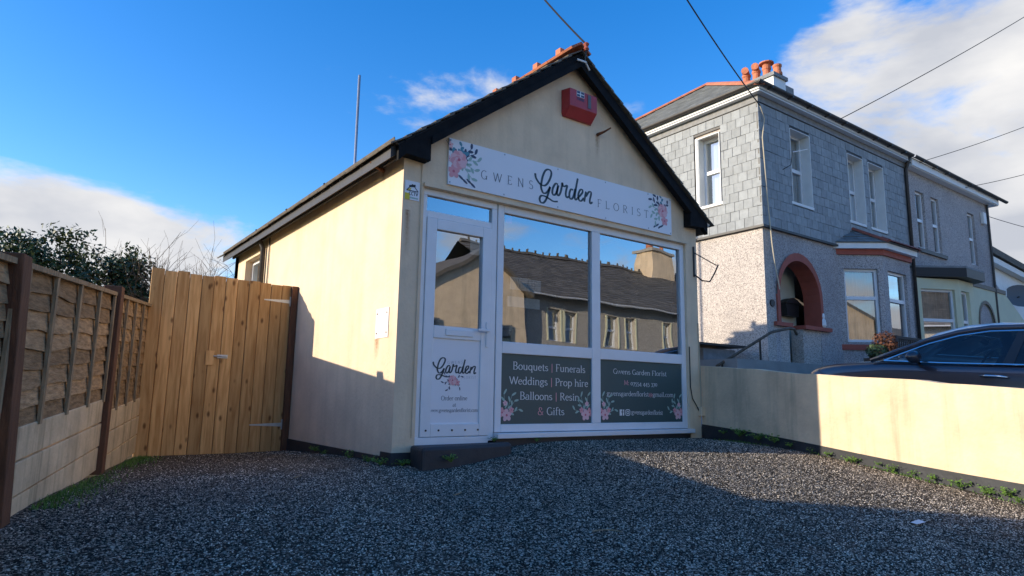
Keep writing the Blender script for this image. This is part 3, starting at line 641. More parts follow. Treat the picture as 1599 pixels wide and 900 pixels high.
# shop window frame
wf=MB(); rail(wf,FR,1.075,3.885,.13,2.37,.075,.03,.10); wf.obox(FR,2.336,2.462,.028,.10,.205,2.295); 
for a,b in ((1.15,2.336),(2.462,3.81)): wf.obox(FR,a,b,.029,.10,.885,1.0)
win=wf.build('shop_window','pvc',shop,bevel=.006)
MB().obox(FR,1.07,3.93,-.045,.10,.075,.125).build('sill','pvc',win,bevel=.006)
MB().obox(FR,1.075,3.90,.0,.15,-.02,.07).build('base_strip','plinth',shop)
for a,b in ((1.15,2.336),(2.462,3.81)): MB().poly([(a,.062,1.0),(b,.062,1.0),(b,.062,2.295),(a,.062,2.295)]).build('pane','glass',win)
MB().obox(FR,.205,3.89,-.03,.03,2.372,2.405).build('drip_moulding','cream',shop)
def pan(u0,u1,lab):
    p=MB().obox(FR,u0,u1,.05,.062,.205,.885).build('window_panel','panel',win); p['label']=lab; return p
p1=pan(1.15,2.336,'dark green panel listing bouquets, funerals, weddings'); p2=pan(2.462,3.81,'dark green panel with phone and email contact lines')
E_=lambda x,y:(lambda p:(p.x,p.z))(onY(x,y,.05))
pr=Print(FR,-.0485)
for t,a,b,cap,bar in (('Bouquets | Funerals',(801,576.9),(914.5,582.8),.075,9),('Weddings | Prop hire',(795.6,599.9),(918.9,604.5),.075,9),('Balloons | Resin',(811.9,624),(904.9,626),.075,9)):
    pr.text(t,E_(*a),E_(*b),cap,'ink_white',inks={bar:'ink_pink'})
pr.text('& Gifts',E_(839.9,648.1),E_(881.9,648.4),.075,'ink_white',inks={0:'ink_pink'})
def corner_flowers(pr,u,z,s,k=1):
    pr.new('flower_print')
    blossom(pr,u+s*.07,z+.075,.062*k,.001); blossom(pr,u+s*.015,z+.10,.05*k,.0005,'ink_pink'); blossom(pr,u+s*.125,z+.125,.032*k,.001,'ink_pink'); blossom(pr,u+s*.05,z+.19,.028*k,.001)
    for q,L in ((1.2,.2),(1.7,.2),(.9,.17),(.3,.17)): sprig(pr,u+s*.06,z+.08,q if s>0 else math.pi-q,L,'sage',3,0,.011)
pr.clip=(1.152,2.334,.207,.883); corner_flowers(pr,1.16,.215,1); corner_flowers(pr,2.326,.215,-1)
pr.build(p1)
pr=Print(FR,-.0485)
pr.text('Gwens Garden Florist',E_(957.8,583.7),E_(1041.3,587.8),.055,'ink_white')
pr.text('M: 07554 445 370',E_(975,601.3),E_(1026.7,603.7),.052,'ink_white',inks={0:'ink_pink',1:'ink_pink'})
pr.text('gwensgardenflorist@gmail.com',E_(947.8,618),E_(1052,620.3),.052,'ink_white',inks={18:'ink_pink'})
pr.text(':gwensgardenflorist',E_(985.3,647.2),E_(1035.3,648),.05,'ink_white')
pr.new('icon'); a=E_(968,649.3); b=E_(975,639.6); pr.poly([(a[0],a[1]),(b[0],a[1]),(b[0],b[1]),(a[0],b[1])],'ink_white')
pr.stroke([(a[0]+.042,a[1]),(a[0]+.042,a[1]+.055),(a[0]+.052,a[1]+.068)],'panel',.013,None,.0008); pr.stroke([(a[0]+.025,a[1]+.04),(a[0]+.06,a[1]+.04)],'panel',.01,None,.0008)
pr.new('icon'); a=E_(977,649.3); b=E_(984.3,639.6); w_=b[0]-a[0]; h_=b[1]-a[1]; cx,cz=(a[0]+b[0])/2,(a[1]+b[1])/2
pr.stroke([(cx+w_*.45*math.copysign(abs(math.cos(q))**.5,math.cos(q)),cz+h_*.45*math.copysign(abs(math.sin(q))**.5,math.sin(q))) for q in [i*math.pi/12 for i in range(25)]],'ink_white',.009)
pr.stroke([(cx+w_*.22*math.cos(i*.5236),cz+h_*.2*math.sin(i*.5236)) for i in range(13)],'ink_white',.009)
pr.clip=(2.464,3.808,.207,.883); corner_flowers(pr,2.472,.215,1); corner_flowers(pr,3.80,.215,-1)
pr.build(p2)
# door step
stp=MB(); stp.prism([(.10,-.36,.045),(1.02,-.33,.055),(1.22,-.02,.045),(.16,-.02,.04)],(0,0,-.5)); stp.build('door_step','plinth',shop,bevel=.025)
# ---- things on the shop
sgn=MB().box(.451,3.611,-.022,-.004,2.441,2.899).build('shop_sign','sign'); tag(sgn,'long white sign board with florist name and roses above the windows','sign')
S_=lambda x,y:(lambda p:(p.x,p.z))(onY(x,y,-.022))
pr=Print(FR,.0235); pr.clip=(.453,3.609,2.443,2.897)
pr.new('script_word')
for s in gs: pr.stroke(smooth(s),'ink_dark',.027,.015)
pr.text('GWENS',S_(751,279),S_(833,295.8),.088,'ink_grey',thick=.10,thin=.05,track=.62); pr.text('FLORIST',S_(933,323),S_(1013,340.8),.088,'ink_grey',thick=.10,thin=.05,track=.50)
c=S_(717,250); rose(pr,c[0],c[1],.092,.001); blossom(pr,c[0]-.055,c[1]-.125,.07,.001,'ink_pink'); blossom(pr,c[0]-.10,c[1]+.13,.035,.001); blossom(pr,c[0]-.11,c[1]-.01,.035,.0006)
for q,L,k in ((.15,.22,'sage'),(.5,.21,'navy'),(.8,.2,'navy'),(1.4,.15,'teal'),(2.3,.22,'navy'),(-.35,.2,'sage'),(-.8,.22,'sage')): sprig(pr,c[0],c[1],q,L,k,4,.0003,.015)
for i in range(4): pr.ell(c[0]+.03+i*.045,c[1]-.17-(i%2)*.02-i*.01,.036,.012,-.6,'navy')
for i,(dx,dz) in enumerate(((.03,.09),(.085,.08),(-.14,-.12),(-.06,.08))): pr.ell(c[0]+dx,c[1]+dz,.035,.02,.5*i,'teal',.0005)
c=S_(1035,330); rose(pr,c[0],c[1],.085,.001); blossom(pr,c[0]+.03,c[1]-.12,.06,.001,'ink_pink')
for q,L,k in ((3.0,.2,'sage'),(2.6,.22,'navy'),(2.2,.2,'navy'),(1.7,.16,'teal'),(.9,.14,'navy'),(3.5,.2,'sage'),(4.0,.2,'sage')): sprig(pr,c[0],c[1],q,L,k,4,.0003,.014)
for i in range(4): pr.ell(c[0]-.02-i*.04,c[1]-.19-(i%2)*.02,.034,.011,.6,'navy')
pr.build(sgn)
mb=MB()
for u in (.47,1.1,1.8,2.5,3.2,3.59):
    for z in (2.462,2.88): mb.tube([(u,-.02,z),(u,-.026,z)],.009,6)
mb.build('screw','steel',sgn)
# alarm box
al=thing('alarm_box',(2.07,0,3.54),'red wedge shaped alarm box with black and white cross badge high on gable','alarm')
mb=MB(); mb.prism([(1.86,0,3.80),(1.90,-.11,3.80),(2.26,-.11,3.80),(2.30,0,3.80)],(0,0,-.2)); 
mb=MB(); top=[(1.86,-.003,3.81),(1.885,-.12,3.805),(2.285,-.12,3.805),(2.31,-.003,3.81)]; mid=[(1.86,-.003,3.54),(1.885,-.12,3.605),(2.285,-.12,3.605),(2.31,-.003,3.54)]
bt=[(1.875,-.003,3.505),(1.895,-.035,3.51),(2.275,-.035,3.51),(2.295,-.003,3.505)]
mb.add(top+mid+bt,[(0,1,2,3),(11,10,9,8),*[(4*k+i,4*k+i+1,4*k+i+5,4*k+i+4) for k in (0,1) for i in range(3)],(3,0,4,7),(7,4,8,11)]); mb.build('casing','alarm',al,bevel=.004)
pr=Print(FR,.1215); u,z=1.985,3.735
for a in (0,1):
    for b in (0,1): pr.poly([(u+a*.058,z+b*.036-.0),(u+a*.058+.046,z+b*.036),(u+a*.058+.046,z+b*.036+.026),(u+a*.058,z+b*.036+.026)],'navy',.0008)
pr.poly([(u-.004,z-.004),(u+.108,z-.004),(u+.108,z+.066),(u-.004,z+.066)],'ink_white')
pr.text('PARAN',(1.985,3.69),(2.09,3.69),.03,'navy',thick=.2,thin=.12); pr.build(al)
MB().box(2.145,2.19,-.126,-.119,3.635,3.79).build('strobe_lens','satin',al)
# rusty hooks
h=MB().tube([(2.40,.01,3.43),(2.42,-.10,3.44),(2.45,-.17,3.47)],[.02,.012,.008]).build('rusty_hook','rust'); tag(h,'rusty iron hook sticking out of the gable below the alarm','hook')
h=MB().tube([(.01,.43,2.59),(-.10,.40,2.60),(-.17,.36,2.62)],[.02,.012,.008]).build('rusty_hook','rust'); tag(h,'rusty iron peg on the sunlit side wall under the gutter','hook')
# cctv sign, notice plate
c1=onY(633,279,-.004); c2=onY(655,315,-.004)
cs=MB().box(c1.x+.004,c2.x,-.006,-.001,c2.z,c1.z-.01).build('cctv_sign','sign'); tag(cs,'small white and yellow CCTV warning sign on the corner pier','sign')
pr=Print(FR,.0068); x0,x1,z0_,z1_=c1.x+.004,c2.x,c2.z,c1.z-.01; xm=(x0+x1)/2
pr.poly([(x0,z0_+.0),(x0+.05,z0_),(x0+.05,z0_+.06),(x0,z0_+.06)],'yellow')
a,b,c=(x0+.015,z0_+.085),(x1-.015,z0_+.085),(xm,z1_-.03); pr.stroke([a,b],'iron',.008);pr.stroke([b,c],'iron',.008);pr.stroke([c,a],'iron',.008)
pr.poly([(x0+.02,z0_+.09),(xm-.02,z0_+.09),(xm-.01,z1_-.06)],'yellow')
pr.poly([(xm-.035,z0_+.115),(xm+.03,z0_+.125),(xm+.03,z0_+.15),(xm-.035,z0_+.135)],'iron',.0006); pr.text('CCTV',(x0+.04,z0_+.045),(x1-.015,z0_+.045),.03,'iron',thick=.2,thin=.15); pr.stroke([(x0+.05,z0_+.02),(x1-.015,z0_+.02)],'sage',.014); pr.build(cs)
a=onX(589,483,-.004); b=onX(606,528,-.004)
npl=MB().box(-.008,-.001,b.y,a.y,.975,1.245).build('notice_plate','white'); tag(npl,'weathered blank white plate screwed to the sunlit side wall','plate')
mb=MB()
for y in (b.y+.03,a.y-.03):
    for z in (1.02,1.2): mb.tube([(-.007,y,z),(-.013,y,z)],.008,6)
mb.build('screw','rust',npl)
# paper notes behind the glass
def note(px0,py0,px1,py1,lab,txt=None,m='paper'):
    a=onY(px0,py0,.068); b=onY(px1,py1,.068)
    n_=MB().box(a.x,b.x,.067,.069,b.z,a.z).build('paper_note',m); tag(n_,lab,'note')
    if txt:
        pr=Print(FR,-.0664); pr.text(txt,(a.x+.07,(a.z+b.z)/2-.04),(b.x-.05,(a.z+b.z)/2-.04),.09,'ink_pale',thick=.1,thin=.1,lift=.0); pr.build(n_)
note(797,432,845,458,'handwritten paper note reading we are behind the window','WE ARE'); note(793,462,843,484,'blank white paper sheet below the handwritten note')
note(791,338,800,350,'small pink sticker in the top corner of the window',None,'pink_st'); note(735,374,752,400,'white notice sheet behind the door glass')
# wall lamp bracket, security camera, junction box, cables on the right pier
wb=MB(); wb.tube([(4.03,-.01,2.36),(4.03,-.01,1.98)],.012); wb.tube([(4.03,-.02,2.28),(4.28,-.16,2.13)],.006); wb.tube([(4.03,-.02,2.0),(4.10,-.07,1.93),(4.19,-.12,1.92),(4.25,-.15,2.03),(4.30,-.17,2.14)],.009)
tag(wb.build('hanging_bracket','iron'),'black wrought iron hanging basket bracket on the right pier','bracket')
sc_=thing('security_camera',(4.10,-.02,2.62),'small white bullet security camera beside the right bargeboard','camera')
MB().box(4.10,4.15,-.05,.0,2.62,2.70).build('mount','white',sc_,bevel=.008); MB().tube([(4.13,-.03,2.68),(4.25,-.08,2.665)],.035,10).build('camera_body','white',sc_); MB().tube([(4.245,-.078,2.666),(4.256,-.0825,2.6645)],.028,10).build('lens','iron',sc_)
jb=thing('junction_box',(4.02,-.02,.3),'small cream junction box with cables low on the right pier','box')
MB().box(4.04,4.14,-.055,-.002,.27,.38).build('box','cream2',jb,bevel=.008)
MB().tube([(4.09,-.008,.38),(4.085,-.008,.9),(4.08,-.008,1.4)],.006).build('cable','wirew',jb); MB().tube([(3.90,-.01,1.1),(3.90,-.012,.62),(3.93,-.012,.48),(4.0,-.012,.40),(4.05,-.012,.33)],.006).build('cable','wire',jb)
MB().tube([(.185,-.008,2.58),(.185,-.008,1.3),(.18,-.008,.1)],.006).build('cable','cream',shop)

# ------------------------------------------------------------------ boundary wall on the right
bw=thing('boundary_wall',(4.1,0,0),'low cream rendered garden wall with dark painted foot right of the shop','wall')
def wz(k): return .874-.0805*k
LW=8.2
WFR=(Vector((4.115,-.0,0)),WD,WN)
def wp(k,d,z): return WFR[0]+WD*k-WN*d+Vector((0,0,z))
mb=MB(); n=40
def wallstrip(mb,z0f,z1f,d0,d1):
    for i in range(n):
        k0,k1=LW*i/n,LW*(i+1)/n
        mb.add([wp(k0,d0,z0f(k0)),wp(k1,d0,z0f(k1)),wp(k1,d1,z0f(k1)),wp(k0,d1,z0f(k0)),wp(k0,d0,z1f(k0)),wp(k1,d0,z1f(k1)),wp(k1,d1,z1f(k1)),wp(k0,d1,z1f(k0))],
          [(4,5,6,7),(0,1,5,4),(2,3,7,6)]+([(0,4,7,3)] if i==0 else [])+([(1,2,6,5)] if i==n-1 else []))
wallstrip(mb,lambda k:-.9,lambda k:wz(k)+.006*math.sin(k*3.1)+.005*math.sin(k*7.7+1)+.003*math.sin(k*17),0,.17); mb.build('wall_body','cream2',bw,bevel=0)
mb=MB(); wallstrip(mb,lambda k:-.9,lambda k:.175-.083*k+.012*math.sin(k*1.7)+.05*(k>3.2)*0,-.008,-.001); mb.build('painted_foot','plinth',bw)

# ------------------------------------------------------------------ fence on the left
FA=math.radians(16); FD=Vector((-math.sin(FA),-math.cos(FA),0)); FN=Vector((math.cos(FA),-math.sin(FA),0))   # FN faces the shop
F0=Vector((-1.6,2.69,0))
fence=thing('lap_fence',F0+FD*1.6+Vector((0,0,-.2)),'weathered brown lap panel fence with dark posts on a cream concrete base','fence')
FFR=(F0,FD,FN)
ftop=lambda k:1.385-.067*k
bays=[(-.13,1.54),(1.62,3.80),(3.90,5.8)]
for bi,(a,b) in enumerate(bays):
    tp=ftop((a+b)/2); sl2=-.067
    zb=.345-.02*bi
    Q=lambda k,d,z:F0+FD*k-FN*d+Vector((0,0,z+sl2*(k-(a+b)/2)))
    nb=8; hh=(tp-.03-zb)/nb; rb=random.Random(20+bi)
    for i in range(nb):                          # overlapping waney-edged boards
        z0=zb+hh*i; pts=[];m_=12; top=[]
        for j in range(m_+1):
            k=a+(b-a)*j/m_; pts.append((k,z0-.012+rb.uniform(-.008,.008)+.008*math.sin(k*6+i))); top.append((k,z0+hh+.02))
        mb=MB(); vs=[Q(k,-.004,z) for k,z in pts]+[Q(k,.016,z) for k,z in top]+[Q(k,.010,z) for k,z in pts]+[Q(k,.028,z) for k,z in top]; q=m_+1
        fs=[(j,j+1,q+j+1,q+j) for j in range(m_)]+[(2*q+j,2*q+j+1,3*q+j+1,3*q+j) for j in range(m_)]+[(j,j+1,2*q+j+1,2*q+j) for j in range(m_)]
        mb.add(vs,fs); mb.build('board','lap',fence)
    for f in (.02,.25,.5,.75,.98):
        k=a+(b-a)*f; mb=MB(); mb.add([Q(k-.02,-.024,zb-.02),Q(k+.02,-.024,zb-.02),Q(k+.02,-.005,zb-.02),Q(k-.02,-.005,zb-.02),Q(k-.02,-.024,tp-.03),Q(k+.02,-.024,tp-.03),Q(k+.02,-.005,tp-.03),Q(k-.02,-.005,tp-.03)],
            [(0,3,2,1),(4,5,6,7),(0,1,5,4),(1,2,6,5),(2,3,7,6),(3,0,4,7)]); mb.build('batten','batten',fence)
    mb=MB(); mb.add([Q(a,-.029,tp-.03),Q(b,-.029,tp-.03),Q(b,.03,tp-.03),Q(a,.03,tp-.03),Q(a,-.029,tp),Q(b,-.029,tp),Q(b,.03,tp),Q(a,.03,tp)],[(0,3,2,1),(4,5,6,7),(0,1,5,4),(1,2,6,5),(2,3,7,6),(3,0,4,7)]); mb.build('capping_rail','batten',fence)
    hb=.19
    for i in range(3):                            # concrete base courses
        mb=MB(); z1=zb-.004-i*hb; z0=z1-hb+.010; e=.004*(i%2)
        mb.add([Q(a-.05,-.012-e,z0),Q(b+.05,-.012-e,z0),Q(b+.05,.05,z0),Q(a-.05,.05,z0),Q(a-.05,-.012-e,z1),Q(b+.05,-.012-e,z1),Q(b+.05,.05,z1),Q(a-.05,.05,z1)],[(0,3,2,1),(4,5,6,7),(0,1,5,4),(1,2,6,5),(2,3,7,6),(3,0,4,7)])
        mb.build('concrete_base_course','gravelb',fence,bevel=.006)
for k,ht,wd in ((1.58,1.33,.12),(3.80,1.145,.13)):
    mb=MB(); p=F0+FD*k; mb.obox((p,FD,FN),-wd/2,wd/2,-.055,.08,-.5,ht)
    if k>3: mb.v=[tuple(Vector(v)+FD*(.14*(v[2]-.2))) for v in mb.v]
    mb.build('post','postw',fence,bevel=.006)
# ------------------------------------------------------------------ gate
gate=thing('timber_gate',(-.8,2.77,-.2),'tall new pine boarded gate with steel hinges beside the shop wall','gate')
GF=frame((-1.585,2.77,0),(1,0,0)); nb=12; bwid=1.53/nb; rg=random.Random(4)
for i in range(nb):
    mb=MB(); t=1.785+rg.uniform(-.012,.012)-.004*i+(.012 if i==0 else 0)
    mb.obox((GF[0]+Vector((0,rg.uniform(-.004,.004),0)),GF[1],GF[2]),i*bwid+.0018,(i+1)*bwid-.0018,-.012,.010,-.225+rg.uniform(0,.01),t)
    mb.build('board','gate',gate,bevel=.007)
for i in range(1,nb): MB().obox(GF,i*bwid-.011,i*bwid+.011,.0045,.0105,-.21,1.72).build('gap_shade_strip','postw',gate)  # dark strip added behind each joint, standing in for shade in the gap
for z in (.05,.85,1.6): MB().obox(GF,.02,1.5,.011,.055,z,z+.09).build('rail','gate',gate)
for z,L in ((1.555,.30),(.10,.36)):
    mb=MB(); e=1.50; mb.add([GF[0]+GF[1]*(e-L)-GF[2]*(-.016)+Vector((0,0,z-.006)),GF[0]+GF[1]*(e-L)-GF[2]*(-.016)+Vector((0,0,z+.006)),GF[0]+GF[1]*e-GF[2]*(-.016)+Vector((0,0,z+.022)),GF[0]+GF[1]*e-GF[2]*(-.016)+Vector((0,0,z-.022))],[(0,1,2,3)])
    mb.obox(GF,e-.002,e+.03,-.03,-.014,z-.055,z+.06); mb.build('strap_hinge','galv',gate)
a=onY(326,556,2.755); mb=MB(); mb.box(a.x+.09,a.x+.20,2.742,2.752,a.z-.02,a.z+.02); mb.tube([(a.x+.05,2.735,a.z),(a.x+.19,2.735,a.z)],.008,8); mb.build('bolt','galv',gate)
MB().box(a.x-.03,a.x+.06,2.744,2.758,a.z-.10,a.z+.06).build('patch_block','gate',gate)
gp=MB().box(-.075,-.005,2.70,2.80,-.3,1.74).build('gate_post','postw'); tag(gp,'dark brown timber gate post against the cream side wall','post')

# ------------------------------------------------------------------ slate-hung house
HX,HY=9.3,2.42; HB=1.0
house=thing('slate_hung_house',(12.5,6,HB),'two storey house hung with grey slates above pebbledash with bay and arched porch','house')
HF=frame((HX,HY,0),(1,0,0)); HL=frame((HX,HY+10,0),(0,-1,0))
W1=[(10.41-HX,11.19-HX,4.72,6.38),(12.85-HX,13.585-HX,4.72,6.38),(13.86-HX,14.62-HX,4.72,6.38)]
BAYH=(12.2-HX,14.98-HX,1.9,3.4)
ARC=(9.76-HX,11.30-HX,HB,3.45)
mb=MB(); wall(mb,HF,.3,6.62,HB-.5,6.85,.3,W1+[BAYH,(ARC[0],ARC[1],HB,3.45)])
head=[((9.76+11.30)/2+math.cos(q)*(11.30-9.76)/2,2.62+math.sin(q)*.80) for q in [math.pi*i/16 for i in range(17)]]
for i in range(16):
    (xa,za),(xb,zb_)=head[i],head[i+1]; mb.poly([(xa,HY,za),(xb,HY,zb_),(xb,HY,3.45),(xa,HY,3.45)])
mb.build('front_wall','pebble2',house)
LWN=[(10-1.50,10-.94,4.72,6.30)]
mb=MB(); wall(mb,HL,0,10,HB-.5,6.85,.3,LWN); mb.build('side_wall','pebble',house)
mb=MB(); mb.box(HX,HX+6.6,HY+9.7,HY+10,HB-.5,6.85); mb.build('rear_wall','pebble',house)
# arch: porch recess with pointed-round head
ax0,ax1=9.76,11.30; am=(ax0+ax1)/2; zs=2.62
head=[(am+math.cos(q)*(ax1-ax0)/2,zs+math.sin(q)*.80) for q in [math.pi*i/16 for i in range(17)]]
mb=MB()
for i in range(16):                               # spandrel above the rectangular opening is solid: arch head carved as a dark recess lining
    (xa,za),(xb,zb_)=head[i],head[i+1]
    mb.add([(xa,HY-.035,za),(xb,HY-.035,zb_),(xb*1.0+(xb-am)*.13,HY-.035,zb_+.17*math.sin(math.pi*(i+1)/16)+.0),(xa+(xa-am)*.13,HY-.035,za+.17*math.sin(math.pi*i/16)),(xa,HY+.36,za),(xb,HY+.36,zb_)],[(0,1,2,3),(0,4,5,1)])
for s,x in ((-1,ax0),(1,ax1)):
    mb.box(min(x,x+s*.10),max(x,x+s*.10),HY-.035,HY-.0,2.04,zs)
    x_=x-s*.005; mb.add([(x_,HY-.035,2.04),(x_,HY+.36,2.04),(x_,HY+.36,zs),(x_,HY-.035,zs)],[(0,1,2,3)])
mb.box(ax0-.22,ax0+.35,HY-.08,HY+.3,1.97,2.05); mb.box(ax1-.72,ax1+.34,HY-.08,HY+.3,1.97,2.05)
mb.build('arch_surround','brickred',house)
# low walls flanking the step inside the arch
mb=MB(); mb.box(ax0-.0,ax0+.33,HY+.01,HY+.28,HB-.2,1.968); mb.box(ax1-.70,ax1,HY+.01,HY+.28,HB-.2,1.968); mb.build('porch_wall','pebble',house)
mb=MB(); mb.box(ax0-.1,ax1+.1,HY+.62,HY+.67,HB-.2,3.9); mb.build('porch_back','porch',house)
MB().box(ax0-.1,ax1+.1,HY+.31,HY+.62,HB-.2,1.12).build('porch_floor','drive',house)
# slates hung on the upper storey: the nearest 300 are parts, the rest one covering
GA,SWD=.203,.222
def slate_mesh(wd,ht):
    mb=MB(); mb.add([(0,0,0),(wd,0,0),(wd,.004,ht),(0,.004,ht),(0,.012,0),(wd,.012,0),(wd,.014,ht),(0,.014,ht)],[(0,1,2,3),(4,7,6,5),(0,4,5,1),(0,3,7,4),(1,5,6,2),(3,2,6,7)]); return mb
base_slate=slate_mesh(SWD-.009,GA-.004).mesh('slate','slate')
cnt=0; rest=MB(); rsl=random.Random(8)
def hang(fr,U,holes,z0,z1,first):
    global cnt
    o,u,n=fr; items=[]
    rows=int((z1-z0)/GA)
    for r in range(rows):
        z=z0+r*GA; off=SWD/2 if r%2 else 0; a=-off
        while a<U-.01:
            x0=max(a,0); x1=min(a+SWD,U); zt_=z+GA
            segs=[(x0,x1)]
            for h in holes:
                if h[2]<z+GA*.6 and h[3]>z+GA*.4:
                    ns=[]
                    for s0,s1 in segs:
                        if h[1]<=s0 or h[0]>=s1: ns.append((s0,s1)); continue
                        if h[0]>s0: ns.append((s0,h[0]))
                        if h[1]<s1: ns.append((h[1],s1))
                    segs=ns
            for s0,s1 in segs:
                if s1-s0>.03: items.append((s0,s1,z))
            a+=SWD
    ang=math.atan2(u.y,u.x)
    near=(lambda it:-it[0]) if not first else (lambda it:it[0])
    items.sort(key=near)
    for s0,s1,z in items:
        tilt=rsl.uniform(-.006,.006); p=o+u*s0+n*(.05+rsl.uniform(0,.004))+Vector((0,0,z+rsl.uniform(-.004,.004)))
        wd=s1-s0-.009
        if cnt<300:
            cnt+=1; inst('slate',base_slate,p,house,(0,tilt,ang),(wd/(SWD-.009),1,1))
        else:
            for b in (slate_mesh(wd,GA-.004),):
                rest.add([p+u*x-n*y+Vector((0,0,q)) for x,y,q in b.v],b.f)
# the side wall is seen only near the street corner, so hang it from there
HLs=(Vector((HX,HY+4.6,0)),Vector((0,-1,0)),Vector((-1,0,0)))
hang(HLs,4.6+.05,[(4.6-1.62,4.6-.90,4.66,6.40)],4.02,6.68,False)
hang((Vector((HX-.05,HY,0)),Vector((1,0,0)),Vector((0,-1,0))),6.62,[(h[0]+.05,h[1]+.05,4.66,6.42) for h in W1],4.02,6.68,True)
for fr_,U_,hs_ in ((HLs,4.6,[(4.6-1.62,4.6-.90,4.66,6.40)]),((Vector((HX-.05,HY,0)),Vector((1,0,0)),Vector((0,-1,0))),6.67,[(h[0]+.05,h[1]+.05,4.66,6.42) for h in W1])):
    mbb=MB(); wall(mbb,(fr_[0]+fr_[2]*.035,fr_[1],fr_[2]),0,U_,4.02,6.68,.03,hs_); mbb.build('slate_backing','gutter',house)
rr_=rest.build('slate_covering','slate',house); rr_['kind']='stuff'
mb=MB(); mb.obox(HF,-.075,6.62,-.075,-.0,3.97,4.015); mb.obox(HLs,0,4.6,-.075,-.0,3.97,4.015); mb.build('drip_board','gutter',house)
mb=MB(); mb.obox(HF,-.06,6.62,-.06,.0,6.68,6.82); mb.obox(HLs,0,4.6,-.06,.0,6.68,6.82); mb.build('lead_flashing','lead',house)
for h in W1: 
    window(house,HF,h[0],h[1],h[2],h[3],.17,.5,'curtain',sill='white')
    mb=MB(); o,u,n=HF
    for x in (h[0],h[1]): mb.obox(HF,x-.012 if x==h[0] else x-.004,x+.004 if x==h[0] else x+.012,-.055,.165,h[2],h[3])
    mb.obox(HF,h[0]+.005,h[1]-.005,-.055,.165,h[3]-.004,h[3]+.012); mb.build('reveal_lining','white',house)
h=LWN[0]; window(house,HL,h[0],h[1],h[2],h[3],.14,.5,'curtain',sill='white')
mb=MB()
for x in (h[0],h[1]): mb.obox(HL,x-.012 if x==h[0] else x-.004,x+.004 if x==h[0] else x+.012,-.055,.135,h[2],h[3])
mb.obox(HL,h[0]-.075,h[0]-.013,-.07,-.05,h[2]-.02,h[3]+.03); mb.obox(HL,h[0]-.012,h[1]+.012,-.06,.13,h[3]+.002,h[3]+.02); mb.build('reveal_lining','white',house)
# eaves and hipped roof (continues over the neighbour)
EX0,EY0,EZ=9.08,2.20,6.93; XR=22.3; TP=.69; A=5.0
mb=MB(); mb.box(EX0+.03,15.94,EY0+.03,HY+.1,6.83,6.88); mb.box(EX0+.03,HX+.1,HY+.1,12.2,6.83,6.88); mb.build('soffit','white',house)
mb=MB(); mb.box(EX0+.05,15.94,EY0+.03,EY0+.05,6.86,7.0); mb.box(EX0+.03,EX0+.05,EY0+.03,12.2,6.86,7.0); mb.build('fascia','white',house)
mb=MB(); gutter(mb,(EX0-.1,EY0+.03,7.0),(15.94,EY0+.03,7.0),(0,-1,0),.06); gutter(mb,(EX0+.03,EY0-.08,7.0),(EX0+.03,12.2,7.0),(-1,0,0),.06); gt=mb.build('gutter','gutter',house)
for i in range(9): MB().box(9.4+i*.75,9.45+i*.75,EY0-.10,EY0+.03,6.925,6.955).build('gutter_bracket','gutter',gt)
mb=MB(); ap=Vector((EX0+A,EY0+A,EZ+A*TP)); r2=Vector((15.94,EY0+A,EZ+A*TP)); c0=Vector((EX0,EY0,EZ)); cb=Vector((EX0,EY0+2*A,EZ)); f1=Vector((15.94,EY0,EZ)); b1=Vector((15.94,EY0+2*A,EZ))
mb.add([c0,cb,ap,r2,f1,b1],[(0,2,1),(0,4,3,2),(1,2,3,5)]); hroof=mb.build('roof','rslate',house)
mb=MB()                                           # slate courses on the two visible slopes
def course_slope(mb,e0,e1,t0,t1,nr,wd,skip=None):
    e0,e1,t0,t1=map(Vector,(e0,e1,t0,t1)); nn=(e1-e0).cross(t0-e0).normalized()
    if nn.z<0: nn=-nn
    for r in range(nr):
        a0=e0.lerp(t0,r/nr); b0=e1.lerp(t1,r/nr); a1=e0.lerp(t0,(r+1.12)/nr); b1_=e1.lerp(t1,(r+1.12)/nr); L=(b0-a0).length; m_=max(1,int(L/wd)); off=.5/m_ if r%2 else 0
        for j in range(m_):
            t=j/m_+off; t2=min(1,t+1/m_-.006/max(L,.1))
            if t>=1: continue
            mb.add([a0.lerp(b0,t)+nn*.022,a0.lerp(b0,t2)+nn*.022,a1.lerp(b1_,t2)+nn*.006,a1.lerp(b1_,t)+nn*.006,a0.lerp(b0,t)+nn*.004,a0.lerp(b0,t2)+nn*.004],[(0,1,2,3),(0,4,5,1)])
course_slope(mb,cb,c0,ap,ap,24,.30); course_slope(mb,c0,f1,ap,r2,24,.30)
s_=mb.build('slate_covering','rslate',hroof); s_['kind']='stuff'
def ridge(par,p,q,r=.11,seg=.45,m='terra'):
    p,q=Vector(p),Vector(q); t=(q-p).normalized(); L=(q-p).length; sd=t.cross(Vector((0,0,1))).normalized(); up=sd.cross(t); m_=int(L/seg)
    for i in range(m_):
        a=p+t*(L*i/m_); b=p+t*(L*(i+1)/m_-.012); pr_=[]
        for c in (a,b):
            for j in range(6): ang=math.pi*j/5; pr_.append(c+sd*(r*math.cos(ang))+up*(r*.8*math.sin(ang)))
        MB().add(pr_,[(j,j+1,7+j,6+j) for j in range(5)]+[(0,1,2,3,4,5),(11,10,9,8,7,6)]).build('ridge_tile',m,par)
ridge(hroof,c0,ap); ridge(hroof,cb,ap); ridge(hroof,ap,r2)
